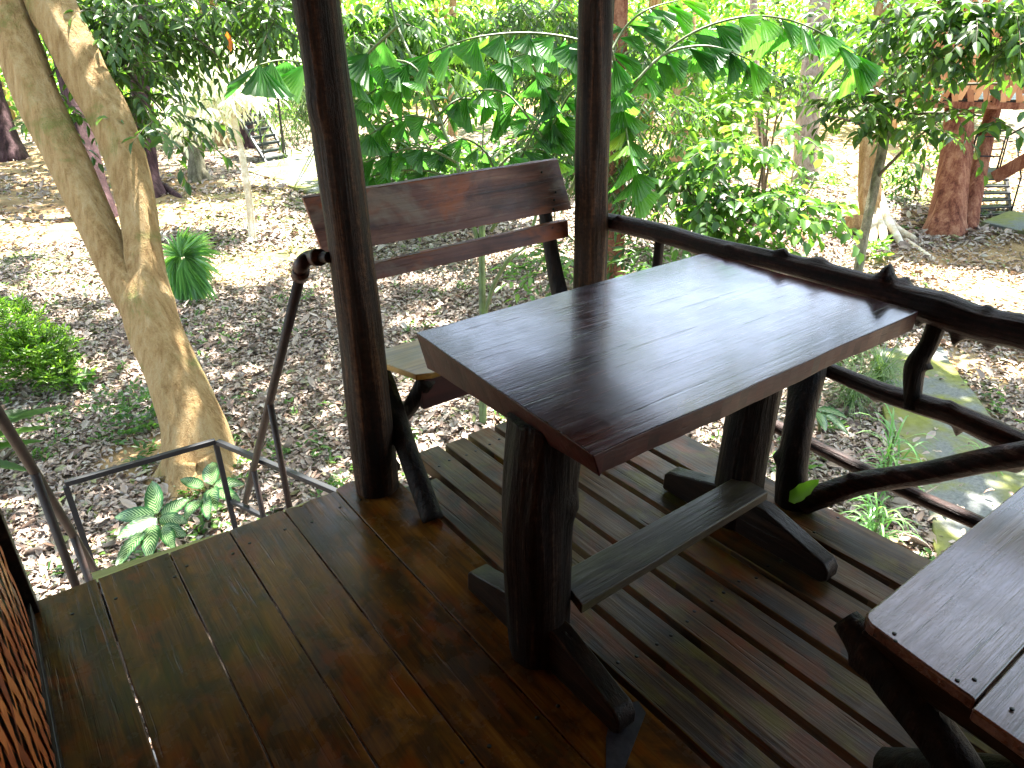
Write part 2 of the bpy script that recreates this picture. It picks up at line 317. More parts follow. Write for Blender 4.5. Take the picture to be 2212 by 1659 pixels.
def groundmat():
    m, nt, out = newmat('forest_floor')
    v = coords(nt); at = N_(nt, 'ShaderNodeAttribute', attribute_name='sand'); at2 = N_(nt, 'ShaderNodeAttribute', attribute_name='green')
    vo = nt.nodes.new('ShaderNodeTexVoronoi'); vo.inputs['Scale'].default_value = 16; 
    dn = nt.nodes.new('ShaderNodeVectorMath'); dn.operation = 'ADD'
    nn = nt.nodes.new('ShaderNodeTexNoise'); nn.inputs['Scale'].default_value = 9; nt.links.new(v, nn.inputs['Vector'])
    sc3 = nt.nodes.new('ShaderNodeVectorMath'); sc3.operation = 'SCALE'; sc3.inputs['Scale'].default_value = .12; nt.links.new(nn.outputs['Color'], sc3.inputs[0])
    nt.links.new(v, dn.inputs[0]); nt.links.new(sc3.outputs[0], dn.inputs[1]); nt.links.new(dn.outputs[0], vo.inputs['Vector'])
    sep = nt.nodes.new('ShaderNodeSeparateColor'); nt.links.new(vo.outputs['Color'], sep.inputs[0])
    leaf = ramp(nt, sep.outputs[0], [(0, (.07, .045, .03)), (.3, (.19, .13, .09)), (.55, (.34, .26, .19)), (.75, (.14, .10, .07)), (.9, (.42, .35, .27)), (1, (.15, .2, .07))])
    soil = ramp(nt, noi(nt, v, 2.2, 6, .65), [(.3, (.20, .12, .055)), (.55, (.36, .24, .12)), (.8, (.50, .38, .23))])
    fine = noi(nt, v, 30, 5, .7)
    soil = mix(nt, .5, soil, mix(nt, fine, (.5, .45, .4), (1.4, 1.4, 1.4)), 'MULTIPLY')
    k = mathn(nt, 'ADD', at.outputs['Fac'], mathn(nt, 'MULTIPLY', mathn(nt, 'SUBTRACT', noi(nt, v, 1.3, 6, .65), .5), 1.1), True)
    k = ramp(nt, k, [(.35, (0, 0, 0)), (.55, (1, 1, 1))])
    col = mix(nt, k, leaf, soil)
    k2 = mathn(nt, 'MULTIPLY', at2.outputs['Fac'], ramp(nt, noi(nt, v, 5, 5, .7), [(.42, (0, 0, 0)), (.6, (1, 1, 1))]))
    col = mix(nt, k2, col, (.12, .19, .05))
    prin(nt, out, col, .9, mathn(nt, 'ADD', fine, sep.outputs[1]), .6, .03, .2); return m
M['ground'] = groundmat()
def concmat():
    m, nt, out = newmat('mossy_concrete'); v = coords(nt)
    n = noi(nt, v, 40, 5, .7); c = ramp(nt, n, [(.3, (.10, .105, .10)), (.7, (.21, .22, .21))])
    k = ramp(nt, noi(nt, v, 1.6, 6, .6, .4), [(.42, (0, 0, 0)), (.56, (.9,)*3)])
    c = mix(nt, k, c, ramp(nt, noi(nt, v, 14, 5, .7), [(.3, (.12, .13, .015)), (.7, (.25, .26, .045))]))
    st = ramp(nt, noi(nt, v, 3.5, 5, .6), [(.55, (0, 0, 0)), (.7, (.5,)*3)]); c = mix(nt, st, c, (.15, .14, .12))
    prin(nt, out, c, .85, n, .5, .01, .3); return m
M['conc'] = concmat()
# variegated leaf: white herringbone veins from a per-vertex leaf-space attribute
def varimat():
    m, nt, out = newmat('variegated_leaf')
    at = N_(nt, 'ShaderNodeAttribute', attribute_name='leafuv'); sp = nt.nodes.new('ShaderNodeSeparateXYZ'); nt.links.new(at.outputs['Vector'], sp.inputs[0])
    ab = mathn(nt, 'ABSOLUTE', sp.outputs[1])
    ph = mathn(nt, 'SUBTRACT', mathn(nt, 'MULTIPLY', sp.outputs[0], 11.0), mathn(nt, 'MULTIPLY', ab, 3.2))
    w = mathn(nt, 'SINE', mathn(nt, 'MULTIPLY', ph, 6.283))
    n = noi(nt, coords(nt), 60, 3, .6)
    w = mathn(nt, 'ADD', w, mathn(nt, 'MULTIPLY', mathn(nt, 'SUBTRACT', n, .5), 1.2))
    k = ramp(nt, w, [(.15, (0, 0, 0)), (.5, (1, 1, 1))])
    edge = ramp(nt, mathn(nt, 'ADD', ab, mathn(nt, 'MULTIPLY', mathn(nt, 'SUBTRACT', n, .5), .15)), [(.62, (1, 1, 1)), (.8, (0, 0, 0))])
    k = mathn(nt, 'MULTIPLY', k, edge)
    col = mix(nt, k, (.022, .095, .022), (.30, .43, .19))
    p = prin(nt, None, col, .3); t = nt.nodes.new('ShaderNodeBsdfTranslucent'); nt.links.new(col, t.inputs[0])
    ms = nt.nodes.new('ShaderNodeMixShader'); ms.inputs[0].default_value = .3; nt.links.new(p.outputs[0], ms.inputs[1]); nt.links.new(t.outputs[0], ms.inputs[2]); nt.links.new(ms.outputs[0], out.inputs[0])
    return m
M['vari'] = varimat()
# ------------------------------------------------------------------ light, camera, world
SUN_EL, SUN_AZ = math.radians(62), math.radians(38)       # azimuth measured from +X to +Y
SD = np.array([math.cos(SUN_EL)*math.cos(SUN_AZ), math.cos(SUN_EL)*math.sin(SUN_AZ), math.sin(SUN_EL)])
w = bpy.data.worlds.new('World'); sc.world = w; w.use_nodes = True; nt = w.node_tree
bg = nt.nodes['Background']; sky = nt.nodes.new('ShaderNodeTexSky'); sky.sky_type = 'NISHITA'; sky.sun_disc = False
sky.sun_elevation = SUN_EL; sky.sun_rotation = math.pi/2-SUN_AZ; sky.air_density = 1.0; sky.dust_density = 1.5
hs = nt.nodes.new('ShaderNodeHueSaturation'); hs.inputs['Saturation'].default_value = .85; nt.links.new(sky.outputs[0], hs.inputs['Color'])
nt.links.new(hs.outputs[0], bg.inputs[0]); bg.inputs[1].default_value = .13
sl = bpy.data.lights.new('sun', 'SUN'); sl.energy = 5.0; sl.angle = math.radians(.6); sl.color = (1, .96, .88)
so = bpy.data.objects.new('sun', sl); COL.objects.link(so); so.rotation_euler = Vector(SD).to_track_quat('Z', 'Y').to_euler(); so.location = SD*30
cd = bpy.data.cameras.new('camera'); cam = bpy.data.objects.new('camera', cd); COL.objects.link(cam)
cd.sensor_width = 36; cd.lens = F/2212*36; cd.clip_start = .02; cd.clip_end = 500
mw = Matrix([[*R[i], CAM[i]] for i in range(3)]+[[0, 0, 0, 1]]); cam.matrix_world = mw
sc.camera = cam
sc.view_settings.view_transform = 'Standard'; sc.view_settings.look = 'None'; sc.view_settings.exposure = 3.0
sc.cycles.max_bounces = 8; sc.cycles.transparent_max_bounces = 6; sc.cycles.diffuse_bounces = 5
sc.cycles.use_denoising = True; sc.cycles.sample_clamp_indirect = 6
# ------------------------------------------------------------------ hut: floor, deck, posts, wall, roof
PE = 2.33
fl = MB()
seams = [-.236, -.02, .205, .41, .615, .825, 1.055]
ends = [2.335, 2.33, 2.325, 2.325, 2.32, 2.33]
for i in range(6):
    a, b = seams[i]+.0022, seams[i+1]-.0022; y1 = ends[i]
    # outline with slightly wandering edges and a chipped end
    ys = np.linspace(-2.0, y1, 26)
    left = [(a+.0022*noise.noise((i*7, y*4, 0)), y) for y in ys]; right = [(b+.0022*noise.noise((i*7+3, y*4, 5)), y) for y in ys[::-1]]
    end = []
    if i == 4: end = [(a+.012, y1+.004), (a+.05, y1-.006), (a+.06, y1-.02), (a+.072, y1-.004), (b-.09, y1+.004), (b-.03, y1)]
    elif i == 5: end = [(a+.07, y1+.015), (b-.06, y1-.005)]
    pts = [(x, y, 0) for x, y in left+end+right]
    fl.prism(pts, (0, 0, -.055))
floor = fl.build('floor', M['plank'], bevel=.003, smooth=False); tag(floor, 'wide varnished brown floorboards of the porch', None, None, 'structure')
dk = MB(); gaps = [1.062, 1.2, 1.338, 1.467, 1.605, 1.742, 1.88, 2.022, 2.245]
dends = [2.16, 2.375, 2.36, 2.375, 2.365, 2.37, 2.36, 2.37]
for i in range(8):
    a, b = gaps[i]+.013, gaps[i+1]-.013
    zt = -.004+.003*random.random(); y1 = dends[i]
    ys = np.linspace(-1.9, y1, 22)
    left = [(a+.004*noise.noise((i*5+60, y*2.3, 0)), y, zt) for y in ys]; right = [(b+.004*noise.noise((i*5+73, y*2.3, 5)), y, zt) for y in ys[::-1]]
    if i == 6:   # broken, rotten edge on one slat
        right = [(x-(.045*math.exp(-((y-.62)/.07)**2)+.02*math.exp(-((y-.70)/.03)**2)), y, z) for x, y, z in right]
    dk.prism(left+right, (0, 0, -.055))
deck = dk.build('deck', M['slat'], bevel=.003, smooth=False); tag(deck, 'weathered gapped slats under the table', None, None, 'structure')
js = MB()
for y in (2.22, 1.0, .1, -1.5): js.box((-.2, y-.04, -.16), (2.2, y+.04, -.062))
js.box((1.0, -2, -.29), (1.09, 2.15, -.164)); js.box((2.13, -2, -.29), (2.2, 2.28, -.164))
tag(js.build('floor_joists', M['beam'], bevel=.004, smooth=False), 'dark joists under the floorboards', None, None, 'structure')
nl = MB()
def nail(x, y, z, r=.006): nl.tube([(x, y, z-.004), (x, y, z+.0012)], r, 8, 1, sm=False)
for x in (-.1, .02, .18, .24, .38, .45, .58, .66, .8, .87, 1.02):
    for y in (2.2, 1.02, .12): nail(x+random.uniform(-.01, .01), y+random.uniform(-.02, .02), 0)
for i in range(8):
    for y in (2.24, 1.02, .12):
        for x in (gaps[i]+.04, gaps[i+1]-.04):
            if not (i == 0 and y > 2.2): nail(x, y+random.uniform(-.015, .015), -.003)
M['nail'] = plain('dark_nail', (.012, .01, .01), .5, .5)
tag(nl.build('floor_nails', M['nail']), 'dark nail heads in the boards', None, None, 'structure')
# foundation pillars under the hut (bear on the ground)
pl = MB()
for x, y in ((.1, 1.9), (2.1, 1.9), (.1, -1.6), (2.1, -1.6)): pl.tube([(x, y, GZ-.2), (x, y, -.3)], .1, 12, 3, rough=.05)
tag(pl.build('foundation_pillars', M['log']), 'log piles that carry the porch', None, None, 'structure')
def log(mb, pts, r, seg=26, res=10, rough=.06, knots=(), seed=1): return mb.tube(pts, r, seg, res, rough=rough, knots=knots, seed=seed)
m = MB(); log(m, [(.975, 2.25, -.25), (.968, 2.245, .05), (.972, 2.24, .6), (.97, 2.24, 1.0), (.958, 2.24, 1.5), (.945, 2.24, 2.0), (.94, 2.24, 2.62)], [.085, .086, .078, .072, .068, .07, .068], 36, 14, .07, knots=[(.58, 3.5, .012, .05)], seed=2)
tag(m.build('wooden_post', M['post']), 'thick dark trunk post where the pipe handrail meets the bench back', 'post', 'rustic roof posts')
m = MB(); log(m, [(2.275, 2.47, -.25), (2.27, 2.465, .5), (2.262, 2.46, 1.0), (2.255, 2.46, 1.6), (2.25, 2.46, 2.62)], [.085, .078, .076, .072, .07], 36, 16, .10, seed=5)
tag(m.build('wooden_post', M['post']), 'cracked weathered roof post at the corner where the branch railing starts', 'post', 'rustic roof posts')
# woven wall
wl = thing('woven_wall', (-.215, .2, -.03), 'orange woven bamboo hut wall at the lower left edge', 'wall')
m = MB(); m.box((-.245, -2, .0), (-.228, 2.27, 2.5)); m.build('backing_board', M['beam'], wl)
m = MB(); vs = []
for iy in range(int(4.2/.05)):
    for iz in range(int(2.4/.17)):
        y = -1.98+iy*.05; z = .03+iz*.17+(iy % 2)*.085
        if y > 2.25: continue
        s_ = 1 if iy % 2 else -1; Lh = .12; ky = .045*s_
        x = -.222; t = []
        for k, bx in ((-1, 0), (-.5, .006), (0, .008), (.5, .006), (1, 0)):
            for sgn in (-1, 1): t.append((x+bx+rng.uniform(0, .0015), min(y+.017*s_+ky*k*.8+sgn*.023, 2.262), z+k*Lh))
        m.add(t, [[2*k, 2*k+1, 2*k+3, 2*k+2] for k in range(4)])
m.build('bamboo_weave', M['bamboo'], wl)
m = MB(); m.box((-.25, 2.27, -.03), (-.19, 2.335, 2.5)); m.build('corner_trim', M['beam'], wl, bevel=.004, smooth=False)
m = MB(); m.box((-.226, -2, .004), (-.204, 2.266, .05)); m.build('skirting', M['beam'], wl, bevel=.003, smooth=False)
# back wall + roof behind/above the viewer
m = MB(); m.box((-.25, -2.06, -.03), (3.0, -2.01, 2.5)); tag(m.build('back_wall', M['beam'], smooth=False), 'dark board wall at the back of the porch', None, None, 'structure')
m = MB(); m.box((-2.4, -2.9, 2.62), (2.3, 2.5, 2.66))
def panel(q, t=.04): m.prism([np.array(p, float) for p in q], (0, 0, t))
EX, EY, EZ, EZX = 3.3, 3.75, 2.12, 2.40  # unseen eaves, reach and drop shaped to darken the deck
panel([(2.3, -2.9, 2.62), (EX, -2.9, EZX), (EX, 2.5, EZX), (2.3, 2.5, 2.62)]); panel([(2.3, 2.5, 2.62), (EX, 2.5, EZX), (EX, EY, EZ)]); panel([(2.3, 2.5, 2.623), (EX, EY, EZ+.003), (-2.4, EY, EZ+.003), (-2.4, 2.5, 2.623)])
for x in np.arange(-2.3, 2.3, .55): m.box((x, -2.9, 2.53), (x+.06, 2.5, 2.617))
for y in np.arange(-2.8, 2.4, .55): m.bar((2.3, y, 2.575), (EX-.05, y, EZX-.045), .06, .08)
for x in np.arange(-2.3, 2.3, .55): m.bar((x+.03, 2.5, 2.575), (x+.03, EY-.05, EZ-.045), .06, .08)
tag(m.build('roof', M['beam'], smooth=False), 'dark timber roof over the porch, unseen, eaves shaped to shade the deck', None, None, 'structure')
# ------------------------------------------------------------------ table
tb = thing('wooden_table', (1.65, 1.4, 0), 'large varnished dark wooden slab table standing on the slatted deck', 'table')
c00 = Q(1281, 985, 2, .80); c10 = Q(1985, 672, 2, .80); c11 = Q(1525, 545, 2, .80); c01 = Q(897, 718, 2, .80)
m = MB(); n = 40
def lerp(a, b, t): return a*(1-t)+b*t
top = []; bot = []
front = [lerp(c00, c10, t)+np.array([0, .006*noise.noise((t*5, 0, 0)), 0]) for t in np.linspace(0, 1, n)]
right = [lerp(c10, c11, t) for t in np.linspace(0, 1, 12)][1:]
back = [lerp(c11, c01, t)+np.array([0, .006*noise.noise((t*5, 9, 0)), 0]) for t in np.linspace(0, 1, n)][1:]
left = [lerp(c01, c00, t)+np.array([.004*noise.noise((t*5, 5, 0)), 0, 0]) for t in np.linspace(0, 1, 14)][1:-1]
top = np.array(front+right+back+left); bot = top.copy()
for i, p in enumerate(top):
    x, y = p[0], p[1]
    dz = .062+.006*noise.noise((x*2.5, y*3, 1)); inx = 0; iny = 0
    if i >= len(front)+len(right)+len(back)-1 or i == 0: inx = .03; dz = .07+.055*max(0, min(1, (y-.95)/.85))  # left end: waney undercut, deeper at the back
    if i < n: iny = .004+.006*abs(noise.noise((x*6, 1, 2))); dz += .012*max(0, noise.noise((x*3.1, 4, 4)))
    bot[i] = p+np.array([inx, iny, -dz])
ntop = len(top)
m.addpoly(np.vstack([top, bot]), [list(range(ntop)), list(range(ntop, 2*ntop))[::-1]]+[[i, ntop+i, ntop+(i+1) % ntop, (i+1) % ntop] for i in range(ntop)])
tt = m.build('tabletop', M['table'], tb, bevel=.006, smooth=False); tt.data.materials.append(M['tableside'])
for i, p in enumerate(tt.data.polygons):
    if i > 0: p.material_index = 1
m = MB(); log(m, [(.955, 1.20, .01), (.955, 1.205, .2), (.955, 1.21, .45), (1.0, 1.22, .735)], [.088, .088, .092, .10], 40, 14, .07, knots=[(.42, 0.3, .02, .05), (.7, 5.2, .012, .03)], seed=7); m.build('leg', M['log'], tb)
m = MB(); log(m, [(1.90, 1.25, .01), (1.905, 1.255, .2), (1.925, 1.26, .45), (1.94, 1.27, .735)], [.086, .084, .08, .09], 40, 14, .07, knots=[(.5, 1.3, .012, .05)], seed=9); m.build('leg', M['log'], tb)
def foot(x0, x1, ya, yb):
    # runner along y with a sloped top and rounded ends
    o = []
    prof = [(ya+.0, .02), (ya-.0, .055), (ya+.02, .082), (ya+.05, .088), (1.1, .15), (1.3, .15), (yb-.06, .10), (yb-.02, .092), (yb, .07), (yb+.004, .012)]
    p = [(x0, y, z) for y, z in prof]+[(x0, yb, .003), (x0, ya+.02, .003)]
    return MB().prism(p, (x1-x0, 0, 0))
foot(.925, .99, .85, 1.53).build('foot_beam', M['beam'], tb, bevel=.007, smooth=False)
foot(1.835, 1.90, .85, 1.54).build('foot_beam', M['beam'], tb, bevel=.007, smooth=False)
m = MB(); m.prism([(1.02, 1.10, .205), (1.05, 1.235, .205), (1.86, 1.235, .215), (1.86, 1.11, .215)], (0, 0, -.035)); m.build('stretcher', M['beamx'], tb, bevel=.005, smooth=False)
m = MB(); m.prism([(.905, .870, .001), (.84, .80, .001), (.845, .762, .001), (1.04, .862, .001), (1.05, .90, .001), (.985, .93, .001)], (0, 0, .0012))
tag(m.build('worn_sheet', M['sheet'], smooth=False), 'torn dark grey sheet under the near table foot', 'sheet')
# ------------------------------------------------------------------ far bench
bn = thing('wooden_bench', (1.6, 2.45, 0), 'rustic bench with a tall two-board backrest behind the table', 'bench', 'rustic log benches')
def slab(p, t, nrm):  # 4 corner points, thickness along nrm
    return MB().prism(p, np.array(nrm)*t)
yb = 2.62
def bk(u, v, y): return Q(u, v, 1, y)
p = [bk(655, 428, yb+.04), bk(1205, 345, yb+.04), bk(1236, 452, yb-.035), bk(700, 552, yb-.035)]
def subdiv(p, k, amp, seed):
    o = []
    for i in range(4):
        for t in np.arange(k)/k:
            q = lerp(np.array(p[i]), np.array(p[(i+1) % 4]), t); q = q+np.array([0, 0, amp*noise.noise((i*9+t*5, seed, 0))]); o.append(q)
    return o
MB().prism(subdiv(p, 12, .004, 3), (0, .022, .006)).build('back_board', M['back'], bn, bevel=.003, smooth=False)
p = [bk(745, 584, yb-.055), bk(1227, 476, yb-.055), bk(1229, 512, yb-.08), bk(745, 620, yb-.08)]
MB().prism(subdiv(p, 10, .003, 8), (0, .02, .006)).build('back_board', M['back'], bn, bevel=.003, smooth=False)
sz = .45
p = [(1.085, 2.46, sz), (1.155, 2.2, sz), (1.21, 2.175, sz), (2.18, 2.175, sz), (2.18, 2.50, sz), (1.13, 2.50, sz)]
MB().prism(p, (0, 0, -.025)).build('seat', M['seat'], bn, bevel=.004, smooth=False)
MB().box((1.17, 2.19, .30), (2.14, 2.215, .42)).build('apron', M['tableside'], bn, bevel=.003, smooth=False)
def branch(name, pts, r, parent, seed, knots=(), mat='log'):
    m = MB(); log(m, pts, r, 22, 8, .09, knots, seed); return m.build(name, M[mat], parent)
for dx, sd in ((0, 3), (1.0, 8)):
    off = np.array([dx, 0, 0])
    branch('leg', [np.array(q)+off for q in [(1.135, 2.68, .98), (1.13, 2.60, .72), (1.125, 2.50, .46), (1.10, 2.34, .34), (1.055, 2.12, .17), (1.03, 1.92, .0)]], [.028, .034, .040, .040, .038, .040], bn, sd)
    branch('leg', [np.array(q)+off for q in [(1.20, 2.20, .42), (1.17, 2.27, .30), (1.13, 2.38, .15), (1.10, 2.47, -.02)]], [.036, .032, .030, .03], bn, sd+1)
branch('foot_beam', [(1.07, 2.30, .02), (1.09, 2.45, .03), (1.10, 2.58, .02)], .03, bn, 14)
m = MB()
for u, v in ((1197, 432), (1200, 415), (1195, 452), (1170, 372), (1193, 493)): 
    a = Q(u, v, 1, 2.575+.0); 
    t_ = (v-345)/110; yy = yb+.04-.078*min(t_, 1.0)-.02*(v > 470)
    a = Q(u, v, 1, yy-.001); MB().tube([a, a+np.array([0, -.003, 0])], .006, 8, 1, sm=False).build('screw', M['nail'], bn)
# ------------------------------------------------------------------ near bench (lower right)
b2 = thing('wooden_bench', (1.9, .25, 0), 'near bench seat of two pale worn boards at the lower right', 'bench', 'rustic log benches')
def rc(cx, cy, r, a0, a1, k=6): return [(cx+r*math.cos(a), cy+r*math.sin(a)) for a in np.linspace(a0, a1, k)]
pts = [(1.262, .262)]+[(1.262+(1.285-1.262)*t, .262+.2*t) for t in (.5,)]+rc(1.325, .475, .035, math.pi, math.pi/2)+[(2.75, .51), (2.75, .262)]
MB().prism([(x, y, .45) for x, y in pts][::-1], (0, 0, -.03)).build('seat_board', M['seat2'], b2, bevel=.006, smooth=False)
pts = [(1.215, .0), (1.24, .258), (2.75, .258), (2.75, .0)]
MB().prism([(x, y, .448) for x, y in pts][::-1], (0, 0, -.03)).build('seat_board', M['seat2'], b2, bevel=.005, smooth=False)
MB().box((1.30, .47, .32), (2.72, .495, .419)).build('apron', M['beam'], b2, bevel=.003, smooth=False)
MB().bar((1.29, -.02, .385), (1.325, .50, .385), .06, .066).build('end_rail', M['beam'], b2, bevel=.006, smooth=False)
for dx, sd in ((0, 21), (1.3, 25)):
    off = np.array([dx, 0, 0])
    branch('leg', [np.array(q)+off for q in [(1.32, .55, .40), (1.30, .42, .34), (1.28, .25, .25), (1.24, .10, .1), (1.2, -.02, 0)]], [.03, .045, .045, .042, .042], b2, sd, knots=[(.12, 2.5, .02, .02)])
    branch('leg', [np.array(q)+off for q in [(1.33, .02, .40), (1.34, .14, .28), (1.37, .30, .12), (1.39, .40, 0)]], [.045, .045, .042, .045], b2, sd+1)
m = MB()
for u, v in ((1932, 1369), (1934, 1385), (2105, 1468), (2068, 1470), (2186, 1532)):
    a = Q(u, v, 2, .4505); MB().tube([a, a+np.array([0, 0, .0012])], .0045, 8, 1, sm=False).build('screw', M['nail'], b2)
# ------------------------------------------------------------------ branch railing
rl = thing('branch_railing', (2.3, 1.2, 0), 'dark railing of knotty rough branches on the right of the deck', 'railing')
X = 2.36
def rp(pts, x=X): return [Q(u, v, 0, x) for u, v in pts]
m = MB(); log(m, rp([(1262, 472), (1330, 482), (1420, 502), (1540, 535), (1680, 565), (1830, 606), (1940, 640), (2030, 668), (2120, 700), (2230, 722), (2420, 790), (2900, 950)]), [.040, .040, .042, .040, .038, .040, .043, .056, .052, .052, .055, .055], 40, 12, .05,
     knots=[(.10, .6, .014, .016), (.20, 2.0, .014, .016), (.27, 3.3, .012, .02), (.34, .9, .014, .018), (.425, .2, .026, .018), (.50, 3.0, .016, .02), (.575, 0, .055, .024), (.595, 5.6, .03, .02), (.48, 5.9, .016, .03), (.70, 0, .012, .02), (.63, 3.1, .03, .014), (.655, 3.3, .03, .012), (.68, 3.0, .042, .014), (.71, 3.2, .03, .014)], seed=4)
m.build('top_rail', M['raily'], rl)
m = MB(); log(m, rp([(1690, 765), (1790, 800), (1900, 845), (1985, 872), (2060, 895), (2140, 930), (2215, 965), (2400, 1040)], X+.01), [.022, .028, .032, .036, .036, .04, .04, .04], 30, 12, .07,
     knots=[(.62, 3.3, .04, .014), (.36, 3.2, .014, .02), (.58, .3, .01, .02), (.84, .2, .016, .02)], seed=6); m.build('middle_rail', M['raily'], rl)
m = MB(); log(m, rp([(1560, 870), (1690, 928), (1950, 1058), (2110, 1128), (2300, 1215)], X+.02), [.026, .026, .026, .026, .026], 24, 10, .05, seed=12); m.build('bottom_rail', M['raily'], rl)
m = MB(); log(m, rp([(2035, 670), (2008, 740), (1978, 790), (1972, 850), (1972, 880)], X), [.030, .028, .034, .028, .03], 24, 10, .06, knots=[(.55, 1.3, .02, .014)], seed=15); m.build('baluster', M['log'], rl)
m = MB(); log(m, [Q(1425, 520, 0, X), Q(1415, 620, 0, X), Q(1405, 700, 0, X)], [.022, .022, .022], 20, 8, .06, seed=17); m.build('baluster', M['log'], rl)
# stout branch post
a = np.array(Q(1712, 1085, 2, .0)); m = MB(); log(m, [a+np.array([0, 0, -.03]), Q(1712, 1000, 0, a[0]+.01), Q(1728, 900, 0, a[0]+.05), Q(1745, 810, 0, a[0]+.12), Q(1775, 690, 0, 2.34)], [.062, .055, .052, .062, .045], 30, 12, .06, knots=[(.28, 2.2, .02, .02)], seed=19); m.build('rail_post', M['log'], rl)
m = MB(); log(m, [Q(1735, 1085, 0, 2.15), Q(1800, 1062, 0, 2.18), Q(1870, 1042, 0, 2.22), Q(2000, 1022, 0, 2.26), Q(2130, 995, 0, 2.28), Q(2260, 975, 0, 2.30)], [.045, .042, .040, .038, .038, .042], 34, 12, .05,
    knots=[(.26, .2, .012, .014), (.44, .5, .010, .014), (.88, 3.3, .02, .02)], seed=23); m.build('brace', M['raily'], rl)
# single leaf resting on the brace
def flatleaf(mb, base, tip, nrm, width, k=10, droop=.1, attr=None, cup=.12):
    base = np.array(base, float); tip = np.array(tip, float); d = tip-base; L = np.linalg.norm(d); d /= L
    s_ = np.cross(d, nrm); s_ /= np.linalg.norm(s_); n_ = np.cross(s_, d)
    vs = []; uv = []
    for i in range(k+1):
        t = i/k; wd = width*.5*(math.sin(math.pi*min(1, t**.75*.97+.03))**.7 if 0 < i < k else .02)
        c = base+d*L*t-n_*droop*L*(t*t-t*.4)*1.0
        for a_ in (-1, -.5, 0, .5, 1):
            vs.append(c+s_*wd*a_+n_*(cup*wd*2*abs(a_)+.006*math.sin(t*40)*abs(a_))); uv.append((t, a_, 0))
    b = mb.n
    mb.add(vs, [[i*5+j, i*5+j+1, (i+1)*5+j+1, (i+1)*5+j] for i in range(k) for j in range(4)])
    if attr is not None: attr += uv
m = MB(); b0 = np.array(Q(1704, 1083, 0, 2.08)); t0 = np.array(Q(1772, 1036, 0, 2.12)); flatleaf(m, b0, t0, np.array([-.4, -.3, .85]), .055, droop=-.05)
tag(m.build('fallen_leaf', M['leafbright']), 'single green leaf lying at the foot of the railing brace', 'leaf')
# ------------------------------------------------------------------ stairs, handrails
st = thing('staircase', (.4, 3.1, GZ), 'steep steps with dark pipe handrails at the left edge of the porch', 'stairs')
def tread(i):
    y = 2.40+.17*i; z = -.05-.2*i
    return MB().box((-.06, y-.06, z-.03), (.80, y+.08, z))
MB().prism([(-.03, 2.338, -.02), (.8, 2.338, -.02), (.8, 2.35, -.02), (.42, 2.352, -.02), (-.03, 2.405, -.02)], (0, 0, -.03)).build('step', M['yellow'], st, smooth=False)
for i in range(1, 7): 
    y = 2.36+.175*i; z = -.05-.205*i
    MB().box((-.0, y-.05, z-.03), (.80, y+.09, z)).build('step', M['beam'], st, bevel=.003, smooth=False)
for x in (-.03, .815): MB().bar((x, 2.36, -.16), (x, 3.62, -1.52), .03, .12).build('stringer', M['steel'], st, smooth=False)
hr = MB(); e0 = np.array(Q(712, 556, 1, 2.26)); e1 = np.array(Q(672, 557, 1, 2.36)); e2 = np.array(Q(651, 585, 0, .84)); e3 = np.array(Q(525, 1105, 0, .84))
hr.tube([e0, e1, e2-np.array([0, 0, -.02]), e2], [.019]*4, 14, 8); hr.tube([e2, e3], .019, 14, 2, sm=False)
hr.build('handrail', M['pipe'], st)
m = MB(); m.tube([Q(694, 556, 1, 2.30), Q(668, 557, 1, 2.37), Q(652, 570, 0, .84), Q(648, 590, 0, .84)], [.026]*4, 14, 6); m.tube([Q(690, 556, 1, 2.30), Q(680, 556, 1, 2.33)], .03, 14, 1, sm=False); m.tube([Q(651, 583, 0, .84), Q(647, 597, 0, .84)], .03, 14, 1, sm=False)
m.build('pipe_elbow', M['pipej'], st)
def vpost(name, a, zb, r, par, mat='pipe'): MB().tube([a, (a[0], a[1], zb)], r, 12, 1, sm=False).build(name, M[mat], par)
vpost('handrail_post', Q(583, 868, 0, .84), -.85, .016, st); vpost('handrail_post', Q(545, 1000, 0, .84), -1.4, .016, st)
l0 = np.array([-.155, 2.2, .98]); l1 = np.array(Q(0, 900, 1, 2.6)); l2 = np.array(Q(73, 1017, 1, 2.9)); l3 = np.array(Q(216, 1251, 1, 3.8))
MB().tube([lerp(l1, l2, -1.2), l1, l2, l3], .018, 14, 4).build('handrail', M['pipe'], st)
vpost('handrail_post', l2, -.75, .016, st); vpost('handrail_post', lerp(l2, l3, .5), -1.4, .016, st)
gd = thing('guard_rail', (.4, 4.0, GZ), 'low dark square-bar guard rail at the foot of the stairs beside the pale tree', 'railing')
g0 = Q(140, 1045, 1, 4.0); g1 = Q(465, 953, 1, 4.0); g2 = Q(712, 1057, 2, -.5); g2 = g1+(g2-g1)*1.25
m = MB(); m.bar(g0, g1, .03, .03); m.build('top_bar', M['steel'], gd, bevel=.003, smooth=False)
m = MB(); m.bar(g1+np.array([.01, -.02, .0]), g2, .03, .03); m.build('top_bar', M['steel'], gd, bevel=.003, smooth=False)
m = MB(); dn = np.array([0, 0, -.42]); m.bar(g1+dn+np.array([.012, -.02, 0]), g2+dn, .026, .026); m.build('lower_bar', M['steel'], gd, bevel=.003, smooth=False)
for g in (g0, g1, g2): MB().bar(np.array(g)-np.array([0, 0, .016]), (g[0], g[1], GZ-.03), .03, .03, up=(0, 1, 0)).build('post', M['steel'], gd, bevel=.003, smooth=False)
